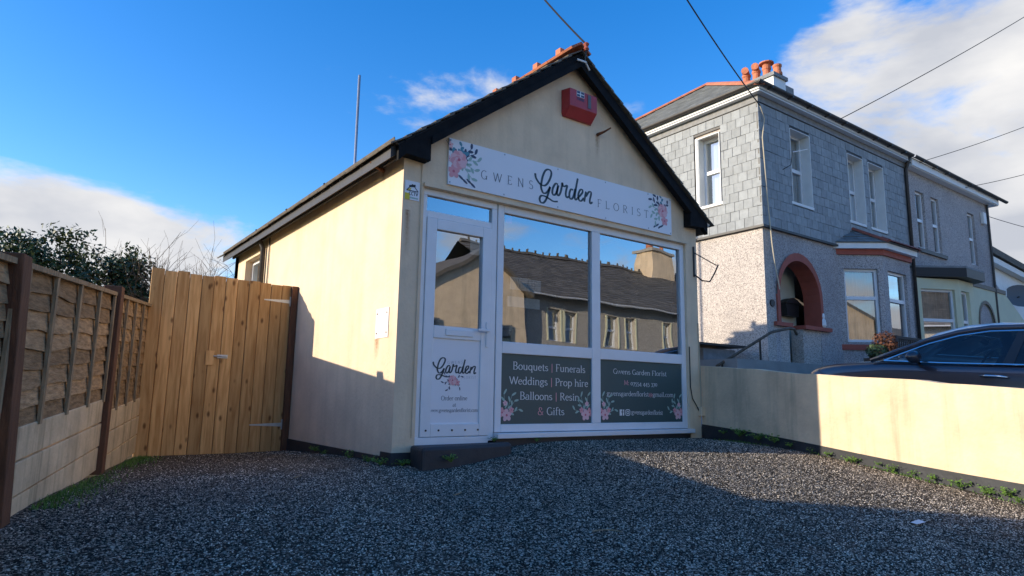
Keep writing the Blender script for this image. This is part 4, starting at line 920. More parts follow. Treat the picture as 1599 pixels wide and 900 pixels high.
# chimney at the party wall
cp=onY(1208,118,6.0); cl=Vector((cp.x,7.35,0)); cr_=onY(1227,128,6.0)
ch=MB().box(cp.x,cr_.x,6.0,cl.y,8.5,cp.z).build('chimney','white',hroof); MB().box(cp.x-.06,cr_.x+.06,5.94,cl.y+.06,cp.z,cp.z+.12).build('chimney_cap','lead',ch)
MB().box(cr_.x+.002,cr_.x+.5,6.02,cl.y-.03,8.5,cp.z-.1).build('chimney_flank','lead',ch)
for i,(hgt,cowl) in enumerate(((.45,1),(.45,1),(.42,2),(.36,0))):
    y=7.2-.38*i; c=Vector(((cp.x+cr_.x)/2,y,cp.z+.12)); mb=MB(); mb.lathe(c,[(.155,0),(.155,.08),(.13,.12),(.12,hgt-.1),(.145,hgt-.06),(.145,hgt)],14)
    if cowl==2: mb.lathe(c+Vector((0,0,hgt)),[(.13,0),(.13,.12),(.24,.13),(.24,.17),(.10,.24)],14)
    if cowl==1: mb.tube([c+Vector((.16,.10,hgt+.10)),c+Vector((-.20,-.08,hgt+.10))],.12,10)
    mb.build('chimney_pot','terra',ch,False)
MB().tube([(15.86,EY0+.02,6.95),(15.86,EY0+.05,6.85),(15.86,HY-.09,6.6),(15.86,HY-.09,HB)],.045,8).build('downpipe','gutter',house,True)
# canted bay
bayp=[Vector((12.2,HY,0)),Vector((13.03,HY-.6,0)),Vector((14.40,HY-.6,0)),Vector((15.0,HY,0))]
bay=MB(); wl=[]
for i,(p,q) in enumerate(zip(bayp,bayp[1:])):
    fr=frame(p,q-p); L=(q-p).length; hole=(.12,L-.12,1.80,3.48) if i!=1 else (.22,L-.22,1.80,3.48); wall(bay,fr,0,L,HB-.2,3.80,.2,[hole]); wl.append((fr,hole))
bayo=bay.build('bay','pebble2',house)
for fr,hole in wl: 
    window(bayo,fr,*hole,.07,.60,'blind')
def bayring(off,z0,z1,m,nm,par):
    c=[p.copy() for p in bayp]; out=[Vector((c[0].x-off,HY,0)),Vector((c[1].x-off*.45,HY-.6-off,0)),Vector((c[2].x+off*.45,HY-.6-off,0)),Vector((c[3].x+off,HY,0))]
    return MB().prism([p+Vector((0,0,z0)) for p in out],(0,0,z1-z0)).build(nm,m,par)
bayring(.05,3.803,3.93,'brickred','red_band',bayo); bayring(.16,3.932,4.06,'white','fascia',bayo)
bayring(.05,1.62,1.74,'brickred','sill_band',bayo)
out=[Vector((12.0,HY-.0,4.062)),Vector((12.95,HY-.80,4.062)),Vector((14.5,HY-.80,4.062)),Vector((15.2,HY-.0,4.062))]; tp_=[Vector((12.9,HY-.02,4.50)),Vector((14.3,HY-.02,4.50))]
mb=MB(); mb.add(out+tp_,[(0,1,4),(1,2,5,4),(2,3,5),(0,4,5,3),(0,3,2,1)]); br=mb.build('bay_roof','rslate',bayo)
ridge(br,out[1],tp_[0],.08,.35,'terrad'); ridge(br,out[2],tp_[1],.08,.35,'terrad'); ridge(br,out[1]+Vector((0,0,.02)),out[2]+Vector((0,0,.02)),.07,.35,'terrad')
mb=MB()
course_slope(mb,out[0],out[1],tp_[0],tp_[0],5,.25); course_slope(mb,out[1],out[2],tp_[0],tp_[1],5,.25); s_=mb.build('slate_covering','rslate',br); s_['kind']='stuff'
# cable running down the corner of the house
pts=[onY(x,y,HY-.09) for x,y in ((1187,165),(1194,185),(1191,215),(1194,250),(1198,300),(1203,350),(1206,380),(1210,410),(1216,440),(1218,452))]
tag(MB().tube(pts,.012).build('loose_cable','wirew'),'loose cream cable hanging down the slate house corner','cable')
mbx=thing('mailbox',(10.2,HY+.6,2.1),'black wall mailbox with curved lid inside the arched porch','mailbox')
a=onY(1225,473,HY+.5); b=onY(1247,496,HY+.5)
MB().prism([(a.x+.05,HY+.46,b.z),(b.x-.05,HY+.46,b.z),(b.x,HY+.46,a.z),(a.x,HY+.46,a.z)],(0,.17,0)).build('body','iron',mbx)
MB().prism([(a.x-.04,HY+.43,a.z),(b.x+.04,HY+.43,a.z),(b.x-.1,HY+.43,a.z+.09),((a.x+b.x)/2,HY+.43,a.z+.13),(a.x+.1,HY+.43,a.z+.09)],(0,.2,0)).build('lid','iron',mbx)
dl=MB(); c=Vector((11.38,HY-.0,2.05)); dl.lathe(c,[(.05,0),(.085,.05),(.075,.16),(.05,.2),(.06,.25),(.05,.31),(.01,.33)],10); tag(dl.build('garden_ornament','white'),'small pale figurine standing on the red porch sill','ornament')
hn=MB().lathe(Vector((9.52,HY-.02,2.35)),[(.08,-.02),(.08,.02)],14); hn=MB().tube([(9.50,HY-.001,2.42),(9.50,HY-.03,2.42)],.075,14).build('number_disc','iron'); tag(hn,'small round dark plaque beside the arched porch','plaque')
ant=thing('small_aerial',(10.3,HY-.2,5.75),'thin white aerial on a bracket on the slate wall','aerial')
MB().tube([(10.05,HY-.06,5.35),(10.05,HY-.25,5.4),(10.08,HY-.28,5.7)],.008).build('bracket','iron',ant); MB().tube([(10.08,HY-.28,5.68),(10.55,HY-.35,5.83)],.012).build('rod','white',ant)
# handrail, steps side, cabinet
hr=thing('handrail',(7.3,1.2,1.0),'brown metal handrail rising to the arched porch','handrail')
MB().tube([onY(1120,572,1.2),onY(1205,519,1.2),onY(1232,513,1.2),onY(1240,514,1.2),onY(1245,523,1.2)],.025,8).build('rail','gutterb',hr,True)
for x in (1128,1187): 
    p=onY(x,566 if x==1128 else 531,1.2); MB().tube([p,(p.x,p.y,.3)],.018,8).build('baluster','iron',hr)
cbn=thing('storage_cabinet',(8.4,3.2,1.0),'low grey storage cabinet beneath a dark board by the house side wall','cabinet')
MB().box(7.9,8.9,2.9,3.5,.6,1.45).build('body','lead',cbn,bevel=.01); MB().box(7.3,9.1,2.75,3.8,1.50,1.54).build('top_board','iron',cbn)

# ------------------------------------------------------------------ neighbouring grey house with lemon bay
h2=thing('grey_house',(18.8,6,HB),'grey pebbledash house with pale lemon ground floor and black canopy at right','house')
H2F=frame((15.96,HY,0),(1,0,0)); x2=21.55
W2=[(a-15.96,b-15.96,4.60,6.21) for a,b in ((16.52,17.05),(17.48,17.98),(19.98,20.50))]
mb=MB(); wall(mb,H2F,0,x2-15.96,HB-.5,6.75,.3,W2+[(.05,2.55,1.9,3.4),(20.05-15.96,21.2-15.96,HB,2.75)]); 
aa=[((20.05+21.2)/2+math.cos(q)*.575,2.75+math.sin(q)*.70) for q in [math.pi*i/12 for i in range(13)]]
mb.build('front_wall','pebble2',h2)
mb=MB(); mb.box(15.98,x2,HY+9.7,HY+10,HB-.5,6.75); mb.box(x2-.3,x2-.001,HY+.3,HY+9.7,HB-.5,6.75); mb.build('rear_wall','pebble2',h2)
for h in W2: window(h2,H2F,h[0],h[1],h[2],h[3],.07,.5,'curtain')
MB().obox(H2F,.45,2.2,-.06,.0,4.48,4.58).build('sill','gutter',h2)
# lemon ground floor skin with a round-headed dark opening and sloping side wing
mb=MB(); d=-.02
def lem(pts): mb.prism([(x,HY-.04,z) for x,z in pts],(0,.038,0))
lem([(18.2,HB-.3),(20.05,HB-.3),(20.05,3.95),(18.2,3.95)]); lem([(21.2,HB-.3),(24.6,HB-.3),(24.6,2.80),(22.33,3.90),(21.2,3.95)])
for i in range(12): lem([(aa[i][0],aa[i][1]),(aa[i][0],3.95),(aa[i+1][0],3.95),(aa[i+1][0],aa[i+1][1])])
mb.build('lemon_wall','lemon',h2)
mb=MB(); mb.prism([(21.56,HY-.0,3.9),(22.32,HY,3.9),(21.56,HY,4.30)],(0,.3,0)); mb.box(21.56,24.6,HY+.0,HY+.3,HB-.3,2.75); mb.prism([(21.56,HY,2.75),(24.6,HY,2.75),(22.33,HY,3.88),(21.56,HY,3.88)],(0,.3,0)); mb.build('side_wing','pebble2',h2)
MB().box(18.2,22.3,HY-.07,HY-.0,3.90,4.02).build('black_band','iron',h2)
mb=MB()
for i in range(12):
    (xa,za),(xb,zb_)=aa[i],aa[i+1]; mb.add([(xa,HY-.06,za),(xb,HY-.06,zb_),(xb+(xb-20.625)*.16,HY-.06,zb_+.1*math.sin(math.pi*(i+1)/12)),(xa+(xa-20.625)*.16,HY-.06,za+.1*math.sin(math.pi*i/12)),(xa,HY+.5,za),(xb,HY+.5,zb_)],[(0,1,2,3),(0,4,5,1)])
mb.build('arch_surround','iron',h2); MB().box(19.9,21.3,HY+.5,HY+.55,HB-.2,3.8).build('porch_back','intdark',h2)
b2=[Vector((15.99,HY,0)),Vector((17.2,HY-.6,0)),Vector((18.15,HY-.6,0)),Vector((18.5,HY,0))]
bb=MB(); wl=[]
for i,(p,q) in enumerate(zip(b2,b2[1:])):
    fr=frame(p,q-p); L=(q-p).length; hole=(.20,L-.14,1.95,3.44) if i!=1 else (.12,L-.30,1.95,3.44)
    if i==2: hole=(.1,L-.1,1.95,3.44)
    wall(bb,fr,0,L,HB-.2,3.72,.2,[hole]); wl.append((fr,hole))
bb=bb.build('bay','lemon',h2)
for fr,hole in wl: window(bb,fr,*hole,.08,.45,'blind')
ou=[Vector((15.97,HY-.002,3.75)),Vector((17.1,HY-.85,3.75)),Vector((18.3,HY-.85,3.75)),Vector((18.8,HY-.002,3.75))]
MB().prism(ou,(0,0,.24)).build('canopy','iron',bb)
mb=MB(); mb.prism([p+Vector((0,0,.242)) for p in ou],(0,0,.05)); mb.build('canopy_top','lead',bb)
# eaves + roof of the pair
mb=MB(); mb.box(15.96,x2+.45,EY0+.03,HY+.1,6.72,6.80); mb.build('soffit','white',h2); mb=MB(); mb.box(15.96,x2+.45,EY0+.0,EY0+.029,6.74,6.93); mb.build('fascia','white',h2)
mb=MB(); gutter(mb,(15.96,EY0-.0,6.99),(x2+.95,EY0-.0,6.93),(0,-1,0),.06); gt=mb.build('gutter','gutter',h2)
for i in range(7): MB().box(16.4+i*.8,16.45+i*.8,EY0-.12,EY0,6.90,6.93).build('gutter_bracket','gutter',gt)
mb=MB(); g0=Vector((15.945,EY0,6.95)); g1=Vector((x2+.5,EY0,6.93)); t0=Vector((15.945,EY0+A,EZ+A*TP)); t1=Vector((x2-4.2,EY0+A,EZ+A*TP)); bk0=Vector((15.945,EY0+2*A,6.93)); bk1=Vector((x2+.5,EY0+2*A,6.93))
mb.add([g0,g1,t1,t0,bk0,bk1],[(0,1,2,3),(1,5,2),(3,2,5,4)]); mb.build('roof','rslate',h2)
MB().tube([(x2-.05,HY-.05,6.7),(x2-.05,HY-.05,HB)],.035,8).build('downpipe','gutter',h2)
MB().box(21.0,21.22,HY-.10,HY,6.0,6.38).build('alarm_box','white',h2,bevel=.02)
# ------------------------------------------------------------------ white house at the far right
h3=thing('white_gable_house',(34,6,1),'white rendered house with sloping tiled roof at the right edge','house')
a=onY(1546,398,5.4); b=onY(1640,446,5.4)
mb=MB(); mb.prism([(26.5,5.42,0),(44,5.42,0),(44,5.42,b.z-.9),(a.x,5.42,a.z-.2),(26.5,5.42,a.z-.2)],(0,6,0)); mb.build('wall','white',h3)
mb=MB(); mb.prism([(a.x-2.2,5.0,a.z+.3),(b.x,5.0,b.z),(b.x,5.0,b.z-.28),(a.x-2.2,5.0,a.z+.02)],(0,6.5,0)); mb.build('roof','oldslate',h3)
mb=MB(); mb.prism([(a.x-1.4,5.1,a.z-.12),(b.x,5.1,b.z-.30),(b.x,5.1,b.z-.55),(a.x-1.4,5.1,a.z-.37)],(0,.3,0)); mb.build('fascia','white',h3)
c=onY(1594,462,5.0); ds=thing('satellite_dish',(c.x,5.2,c.z-.4),'dark oval satellite dish on the white house at right edge','dish')
mb=MB(); dn=Vector((-.75,-.6,.25)).normalized(); q=dn.to_track_quat('Z','Y')
ring=lambda r,h:[c+q@Vector((r*math.cos(i*math.pi/10),r*.85*math.sin(i*math.pi/10),h)) for i in range(20)]
vs=ring(.62,.0)+ring(.35,-.10)+ring(.05,-.14); mb.add(vs,[(k*20+i,k*20+(i+1)%20,k*20+20+(i+1)%20,k*20+20+i) for k in (0,1) for i in range(20)]+[tuple(range(40,60))]); mb.build('reflector','satin',ds,True); MB().tube([c-dn*.1,Vector((c.x,5.42,c.z-.2))],.03).build('arm','iron',ds)

# ------------------------------------------------------------------ cars
def make_car(nose,az,slope,label,name,pm):
    car=thing(name,nose,label,'car'); hd=Vector((math.sin(az),math.cos(az),slope)).normalized(); lf=Vector((0,0,1)).cross(hd).normalized(); up=hd.cross(lf)
    T=lambda x,y,z:nose+hd*x+lf*y+up*z
    st_=[(0,.52,.62,.58,.60),(-.06,.70,.70,.66,.66),(-.25,.84,.80,.79,.845),(-.7,.89,.88,.87,.93),(-1.2,.91,.92,.90,.965),(-1.45,.92,.95,.93,1.0),(-2.0,.92,.955,.955,.955),(-3.0,.925,.975,.975,.975),(-3.9,.92,1.0,1.0,1.0),(-4.25,.90,1.0,1.0,1.04),(-4.6,.84,.97,.97,1.0),(-4.72,.72,.85,.85,.88)]
    vs=[];k=0
    for x,w_,zb_,ze,zt_ in st_:
        low=.22 if -4.6<x<-.1 else .34
        half=[(w_*.85,low),(w_*.985,.42),(w_,.60),(w_*.985,zb_-.12),(w_*.94,zb_-.01),(w_*.80,(zb_+zt_)/2+.01),(w_*.4,zt_)]
        ring=[(y,z) for y,z in half]+[(0,zt_+.012)]+[(-y,z) for y,z in reversed(half)]
        k=len(ring); vs+=[T(x,y,z) for y,z in ring]
    mb=MB(); fs=[(i*k+j,i*k+j+1,(i+1)*k+j+1,(i+1)*k+j) for i in range(len(st_)-1) for j in range(k-1)]+[(i*k+k-1,i*k,(i+1)*k,(i+1)*k+k-1) for i in range(len(st_)-1)]
    fs+=[tuple(range(k)),tuple(range((len(st_)-1)*k,len(st_)*k))]
    mb.add(vs,fs); body=mb.build('body',pm,car,True); sm=body.modifiers.new('sub','SUBSURF'); sm.levels=1; sm.render_levels=2
    yat=lambda z:.865-(z-.95)*.50
    GLS=[(-1.50,.965),(-1.72,1.07),(-2.05,1.215),(-2.40,1.325),(-2.75,1.385),(-3.2,1.40),(-3.6,1.365),(-3.95,1.26),(-4.22,1.08),(-4.1,1.01),(-3.2,.985),(-2.3,.968)]
    for s in (1,-1):
        MB().poly([T(x,s*yat(z),z) for x,z in GLS]).build('side_window','carglass',car)
        MB().tube([T(x,s*(yat(z)+.006),z) for x,z in GLS+GLS[:1]],.011,6,False).build('chrome_trim','chrome',car)
        # roof rail / pillars from the cowl to the boot
        rl=[(-1.30,.96),(-1.62,1.09),(-2.0,1.25),(-2.38,1.365),(-2.75,1.425),(-3.2,1.44),(-3.62,1.405),(-4.0,1.29),(-4.35,1.06)]
        MB().tube([T(x,s*(yat(z)-.005),z) for x,z in rl],[.03,.036,.04,.04,.042,.042,.042,.05,.06],8).build('pillar',pm,car,True)
        mb=MB(); mb.add([T(-2.98,s*(yat(.98)+.004),.98),T(-3.10,s*(yat(.98)+.004),.98),T(-3.16,s*(yat(1.39)+.004),1.39),T(-3.06,s*(yat(1.39)+.004),1.39)],[(0,1,2,3)]); mb.build('door_pillar','plastic',car)
        mr=MB(); c0_=(-1.95,s*1.02,1.03)
        for i in range(9):
            a_=i/8; r_=math.sin(math.pi*min(.93,.12+a_*.8))
            for j in range(12):
                q_=2*math.pi*j/12; mr.v.append(tuple(T(c0_[0]-.07+.11*r_*math.cos(q_)*.75,c0_[1]-s*.12+s*a_*.26,c0_[2]+.085*r_*math.sin(q_))))
        mr.f=[(i*12+j,i*12+(j+1)%12,(i+1)*12+(j+1)%12,(i+1)*12+j) for i in range(8) for j in range(12)]+[tuple(range(12)),tuple(range(96,108))]
        mo=mr.build('wing_mirror',pm,car,True); MB().tube([T(-1.98,s*.84,.96),T(-1.98,s*.96,.985)],.028,8).build('mirror_stalk','plastic',mo); MB().tube([T(-1.885,s*.93,1.015),T(-1.89,s*1.13,1.02)],.010,6).build('indicator','chrome',mo)
        MB().tube([T(-2.78,s*.925,.83),T(-2.86,s*.955,.838),T(-3.02,s*.955,.838),T(-3.08,s*.925,.83)],.014,8).build('door_handle','chrome',car,True)
        for x in (-.88,-3.72):
            mb=MB(); cc=T(x,s*.72,.32); ax_=lf*s
            mb.tube([cc,cc+ax_*.20],.32,20); wh=mb.build('wheel','tyre',car); MB().tube([cc+ax_*.195,cc+ax_*.21],.22,16).build('rim','steel',wh)
        MB().poly([T(-.10,s*.52,.60),T(-.03,s*.40,.58),T(-.16,s*.70,.66),T(-.30,s*.80,.745)]).build('headlight','chrome',car)
    rs_=[(-2.30,1.345,.60),(-2.5,1.405,.62),(-2.85,1.45,.63),(-3.2,1.46,.63),(-3.55,1.43,.62),(-3.8,1.375,.60)]
    mb=MB(); vs=[]
    for x,z,y in rs_: vs+=[T(x,y,z-.02),T(x,y*.5,z+.012),T(x,0,z+.022),T(x,-y*.5,z+.012),T(x,-y,z-.02)]
    mb.add(vs,[(i*5+j,i*5+j+1,i*5+6+j,i*5+5+j) for i in range(5) for j in range(4)]); mb.build('roof',pm,car,True)
    MB().add([T(-1.32,.76,.985),T(-1.20,0,1.0),T(-1.32,-.76,.985),T(-2.30,-.60,1.335),T(-2.26,0,1.362),T(-2.30,.60,1.335)],[(0,1,4,5),(1,2,3,4)]).build('windscreen','carglass',car)
    MB().add([T(-3.80,.58,1.365),T(-3.84,0,1.385),T(-3.80,-.58,1.365),T(-4.32,-.68,1.05),T(-4.38,0,1.06),T(-4.32,.68,1.05)],[(0,1,4,5),(1,2,3,4)]).build('rear_window','carglass',car)
    for s in (1,-1):
        mb=MB(); pts=[T(-2.75,s*.36,.7),T(-2.9,s*.36,1.0),T(-3.0,s*.36,1.12)]; mb.tube(pts,[.22,.20,.12],10); mb.tube([T(-2.98,s*.36,1.14),T(-3.03,s*.36,1.27)],[.11,.09],10); mb.build('seat','plastic',car,True)
    mb=MB(); cc=T(-2.2,-.36,1.0)
    mb.tube([cc+lf*(.18*math.cos(q_))+up*(.17*math.sin(q_))-hd*(.06*math.sin(q_)) for q_ in [i*math.pi/9 for i in range(19)]],.016,6,False); mb.build('steering_wheel','plastic',car,True)
    MB().add([T(-1.35,.78,.95),T(-1.35,-.78,.95),T(-2.0,-.8,.93),T(-2.0,.8,.93)],[(0,1,2,3)]).build('dashboard','plastic',car)
    MB().tube([T(-2.30,0,1.30),T(-2.36,0,1.26)],.035,8).build('inside_mirror','plastic',car)
    return car
def car_ground(p): return Vector((p.x,p.y,dz_(p.x,p.y)))
NZ=Vector((7.27,.735,0))+Vector((math.cos(WA),-math.sin(WA),0))*.90
make_car(Vector((NZ.x,NZ.y,.20)),WA,.080,'dark aubergine saloon car parked behind the cream garden wall','parked_car','carpaint')
wp_=CAM+ray(1590,509)*12.0; hw_=Vector((math.sin(WA),math.cos(WA),.08)).normalized()
make_car(wp_-hw_*3.2-Vector((0,0,1.48)),WA+math.pi,-.08,'white car mostly hidden beyond the dark saloon car','parked_car','carwhite')

# ------------------------------------------------------------------ small things in front of the houses
bn=thing('garden_bench',(12.8,1.3,1.1),'dark slatted wooden bench in front of the bay window','bench')
p=onY(1397,527,1.3); q=onY(1438,535,1.3); BX0,BX1,BZ=p.x,q.x+.1,1.87
for i in range(15): x=BX0+.05+(BX1-BX0-.1)*i/14; MB().box(x-.018,x+.018,1.29,1.31,1.50,BZ-.06).build('slat','bench',bn)
mb=MB(); mb.box(BX0,BX1,1.28,1.32,BZ-.06,BZ); mb.box(BX0,BX1,1.28,1.32,1.44,1.50); mb.build('back_rail','bench',bn); MB().box(BX0,BX1,.85,1.27,1.42,1.46).build('seat','bench',bn)
for x in (BX0,BX1-.06):
    MB().box(x,x+.06,1.26,1.32,1.1,BZ).build('leg','bench',bn); MB().box(x,x+.06,.85,.91,1.1,1.42).build('leg','bench',bn)
def leafblob(mb,c,rx,ry,rz,n,sz,rnd,shell=.35,up=.3):
    c=Vector(c)
    for i in range(n):
        d=Vector((rnd.gauss(0,1),rnd.gauss(0,1),rnd.gauss(0,1))).normalized(); r=shell+(1-shell)*rnd.random()**.5
        p=c+Vector((d.x*rx*r,d.y*ry*r,d.z*rz*r)); a=(d+Vector((rnd.uniform(-1,1),rnd.uniform(-1,1),rnd.uniform(-1,1)+up))).normalized(); b=a.orthogonal().normalized(); b=Quaternion(a,rnd.uniform(0,6.28))@b; cc=a.cross(b); s=sz*rnd.uniform(.6,1.3)
        mb.add([p-b*s,p+cc*s*.5,p+b*s,p-cc*s*.5],[(0,1,2,3)])
pt=thing('potted_heather',(11.5,1.2,1.1),'brown heather plant in a dark pot near the bay window','plant')
MB().lathe((11.5,1.2,1.1),[(.18,0),(.24,.30),(.26,.32),(.22,.32)],14).build('pot','plastic',pt); mb=MB(); leafblob(mb,(11.5,1.2,1.66),.24,.24,.26,900,.03,random.Random(1)); mb.build('foliage','heather',pt)
pt=thing('potted_shrub',(11.2,1.15,1.1),'low green shrub in a trough beside the brown heather','plant')
MB().box(10.7,11.25,1.0,1.25,1.1,1.32).build('trough','plastic',pt); mb=MB(); leafblob(mb,(11.0,1.12,1.46),.35,.16,.16,700,.03,random.Random(2)); mb.build('foliage','leaf',pt)

# ------------------------------------------------------------------ weeds and moss
def weed(px,py,plane,s,rnd,lab,grp):
    p=plane(px,py); mb=MB(); base=p
    s=s*rnd.uniform(.55,1.35)
    for i in range(rnd.randint(8,24)):
        a=rnd.uniform(0,6.28); L=s*rnd.uniform(.4,1.1); d=Vector((math.cos(a)*.8,math.sin(a)*.8,rnd.uniform(.4,1.5))).normalized(); tip=base+Vector((rnd.uniform(-s,s)*.8,rnd.uniform(-s,s)*.5,0))+d*L
        for j in range(3):
            q=tip+Vector((rnd.uniform(-1,1),rnd.uniform(-1,1),rnd.uniform(-.6,.8)))*L*.3; e=Vector((rnd.uniform(-1,1),rnd.uniform(-1,1),rnd.uniform(-.4,.8))).normalized(); g=e.orthogonal().normalized(); w_=s*rnd.uniform(.10,.2)
            mb.add([q-e*w_,q+g*w_*.6,q+e*w_,q-g*w_*.6],[(0,1,2,3)])
        mb.tube([base,base.lerp(tip,.6)+Vector((0,0,.01)),tip],.002,3)
    tag(mb.build('weed','leafl'),lab,'weed',grp)
rw=random.Random(9)
ORD='first second third fourth fifth sixth seventh eighth ninth tenth eleventh twelfth thirteenth fourteenth fifteenth sixteenth seventeenth'.split()
wpl=lambda x,y:onp(x,y,WN,WFR[0]-WN*-.05)
for wi,(x,y,s) in enumerate(((1130,678,.06),(1155,682,.08),(1185,688,.08),(1210,692,.08),(1235,698,.09),(1268,709,.05),(1292,712,.07),(1322,722,.06),(1335,722,.06),(1372,727,.04),(1395,737,.05),(1425,742,.06),(1455,750,.05),(1500,762,.08),(1540,772,.06),(1570,775,.06),(1592,786,.06))):
    weed(x,y,wpl,s,rw,ORD[wi]+' green weed from the shop along the cream garden wall foot','weeds along the wall foot')
fpl=lambda x,y:onY(x,y,-.05)
for x,y,s,l_ in ((705,722,.09,'bushy green weed against the front of the black doorstep'),(628,728,.07,'green weed at the foot of the shop corner beside the step'),(648,726,.06,'green weed between shop corner and doorstep'),(772,690,.06,'green weed tucked beside the door frame foot'),(838,690,.06,'small green weed below the shop window sill')):
    weed(x,y,(lambda a,b:onY(a,b,-.40)) if x==705 else fpl,s,rw,l_,'weeds along the shop front')
spl=lambda x,y:onX(x,y,-.06)
for wi,(x,y,s) in enumerate(((492,705,.07),(505,710,.06),(545,717,.07),(575,722,.07),(595,727,.06))): weed(x,y,spl,s,rw,ORD[wi]+' green weed from the gate along the shop side wall foot','weeds along the side wall')
mb=MB(); rm=random.Random(14)                     # moss and grass along the fence foot
for i in range(2600):
    k=rm.uniform(.05,3.4); d=abs(rm.gauss(0,.10)); dens=.5+.5*math.sin(k*2.3+1)
    if rm.random()>dens+.15: continue
    p=F0+FD*k+FN*(.05+d); p.z=gz(p.x,p.y); a=rm.uniform(0,6.28); h_=rm.uniform(.01,.035); w_=.004
    mb.add([p+Vector((math.cos(a)*w_,math.sin(a)*w_,0)),p-Vector((math.cos(a)*w_,math.sin(a)*w_,0)),p+Vector((rm.uniform(-.015,.015),rm.uniform(-.015,.015),h_))],[(0,1,2)])
for i in range(2400):
    k=rm.uniform(.2,7.5); dens=.35+.5*math.sin(k*3.1)+.3*math.sin(k*7.3+2)
    if rm.random()>dens: continue
    p=WFR[0]+WD*k+WN*(.015+abs(rm.gauss(0,.03))); p.z=gz(p.x,p.y); a=rm.uniform(0,6.28); h_=rm.uniform(.006,.03); w_=.004
    mb.add([p+Vector((math.cos(a)*w_,math.sin(a)*w_,0)),p-Vector((math.cos(a)*w_,math.sin(a)*w_,0)),p+Vector((rm.uniform(-.015,.015),rm.uniform(-.015,.015),h_))],[(0,1,2)])
o=mb.build('moss_and_grass','leafl'); o['kind']='stuff'; o['label']='green moss and grass along the fence and wall foot'; o['category']='grass'
lt=onp(1434,828,(0,0,1),(0,0,-.33)); mb=MB(); mb.add([lt+Vector((-.05,-.02,.006)),lt+Vector((.05,-.03,.012)),lt+Vector((.06,.02,.02)),lt+Vector((-.03,.03,.008))],[(0,1,2,3)]); lt_=mb.build('litter','paper'); lt_.location.z=gz(lt.x,lt.y)-lt.z+.004; tag(lt_,'scrap of white paper lying on the chippings','litter')

# ------------------------------------------------------------------ vegetation behind the fence
def evergreen(name,c,rx,ry,rz,n,seed,label):
    t=thing(name,(c[0],c[1],-.2),label,'tree','evergreens behind the fence'); rnd=random.Random(seed); mb=MB()
    mb.tube([(c[0],c[1],-.3),(c[0]+.05,c[1],c[2]-rz*.3),(c[0],c[1]+.05,c[2]+rz*.5)],[.12,.09,.03],8)
    cl=[]
    for i in range(46):
        d=Vector((rnd.gauss(0,1),rnd.gauss(0,1),rnd.gauss(.2,1))).normalized(); p=Vector(c)+Vector((d.x*rx,d.y*ry,d.z*rz))*rnd.uniform(.45,.92); cl.append(p); mb.tube([Vector((c[0],c[1],c[2]-rz*.4)),p],[.03,.008],4)
    for i in range(14):                            # upright shoots that break the outline
        a=rnd.uniform(0,6.28); p=Vector((c[0]+math.cos(a)*rx*.7*rnd.random(),c[1]+math.sin(a)*ry*.6,c[2]+rz*rnd.uniform(.6,.95))); q=p+Vector((rnd.uniform(-.12,.12),rnd.uniform(-.1,.1),rnd.uniform(.15,.45))); mb.tube([p,q],[.012,.004],4); cl+=[p.lerp(q,.5),q]
    mb.build('trunk','bark',t); mb=MB()
    for i,p in enumerate(cl): leafblob(mb,p,rx*.26,ry*.26,rz*.26 if i<46 else .16,n if i<46 else n//6,.042,rnd,.1)
    mb.build('crown','leaf',t)
p=onY(85,430,8.0); evergreen('holly_tree',(p.x,8.0,p.z-.95),1.05,.9,1.45,330,31,'dark holly tree behind the front fence panel')
p=onY(190,440,8.6); evergreen('holly_tree',(p.x,8.6,p.z-.95),.85,.8,1.25,330,32,'dark holly tree between fence post and pine gate')
p=onY(-70,430,7.6); evergreen('holly_tree',(p.x,7.6,p.z-.95),.9,.8,1.2,250,33,'dark holly tree at the left edge of the photo')
def bare(c,n,seed,label):
    t=thing('bare_shrub',(c[0],c[1],-.2),label,'shrub'); rnd=random.Random(seed); mb=MB()
    def grow(p,d,L,r,lv):
        q=p+d*L; m=p.lerp(q,.5)+Vector((rnd.uniform(-.08,.08)*L,rnd.uniform(-.08,.08)*L,rnd.uniform(-.08,.08)*L)); mb.tube([p,m,q],[r,r*.8,r*.6],4,False)
        if lv<4:
            for i in range(3 if lv<3 else 2): grow(p.lerp(q,rnd.uniform(.4,1)),(d+Vector((rnd.uniform(-.8,.8),rnd.uniform(-.8,.8),rnd.uniform(-.45,.35)))).normalized(),L*rnd.uniform(.55,.85),r*.55,lv+1)
    for i in range(n): a=rnd.uniform(0,6.28); grow(Vector((c[0]+rnd.uniform(-.75,.75),c[1],-.25)),Vector((math.cos(a)*.45,math.sin(a)*.3,1)).normalized(),c[2],.03,0)
    mb.build('branches','twig',t)
p=onY(300,440,8.5); bare((p.x+.1,8.5,1.55),24,5,'tangle of bare winter twigs above the pine gate')
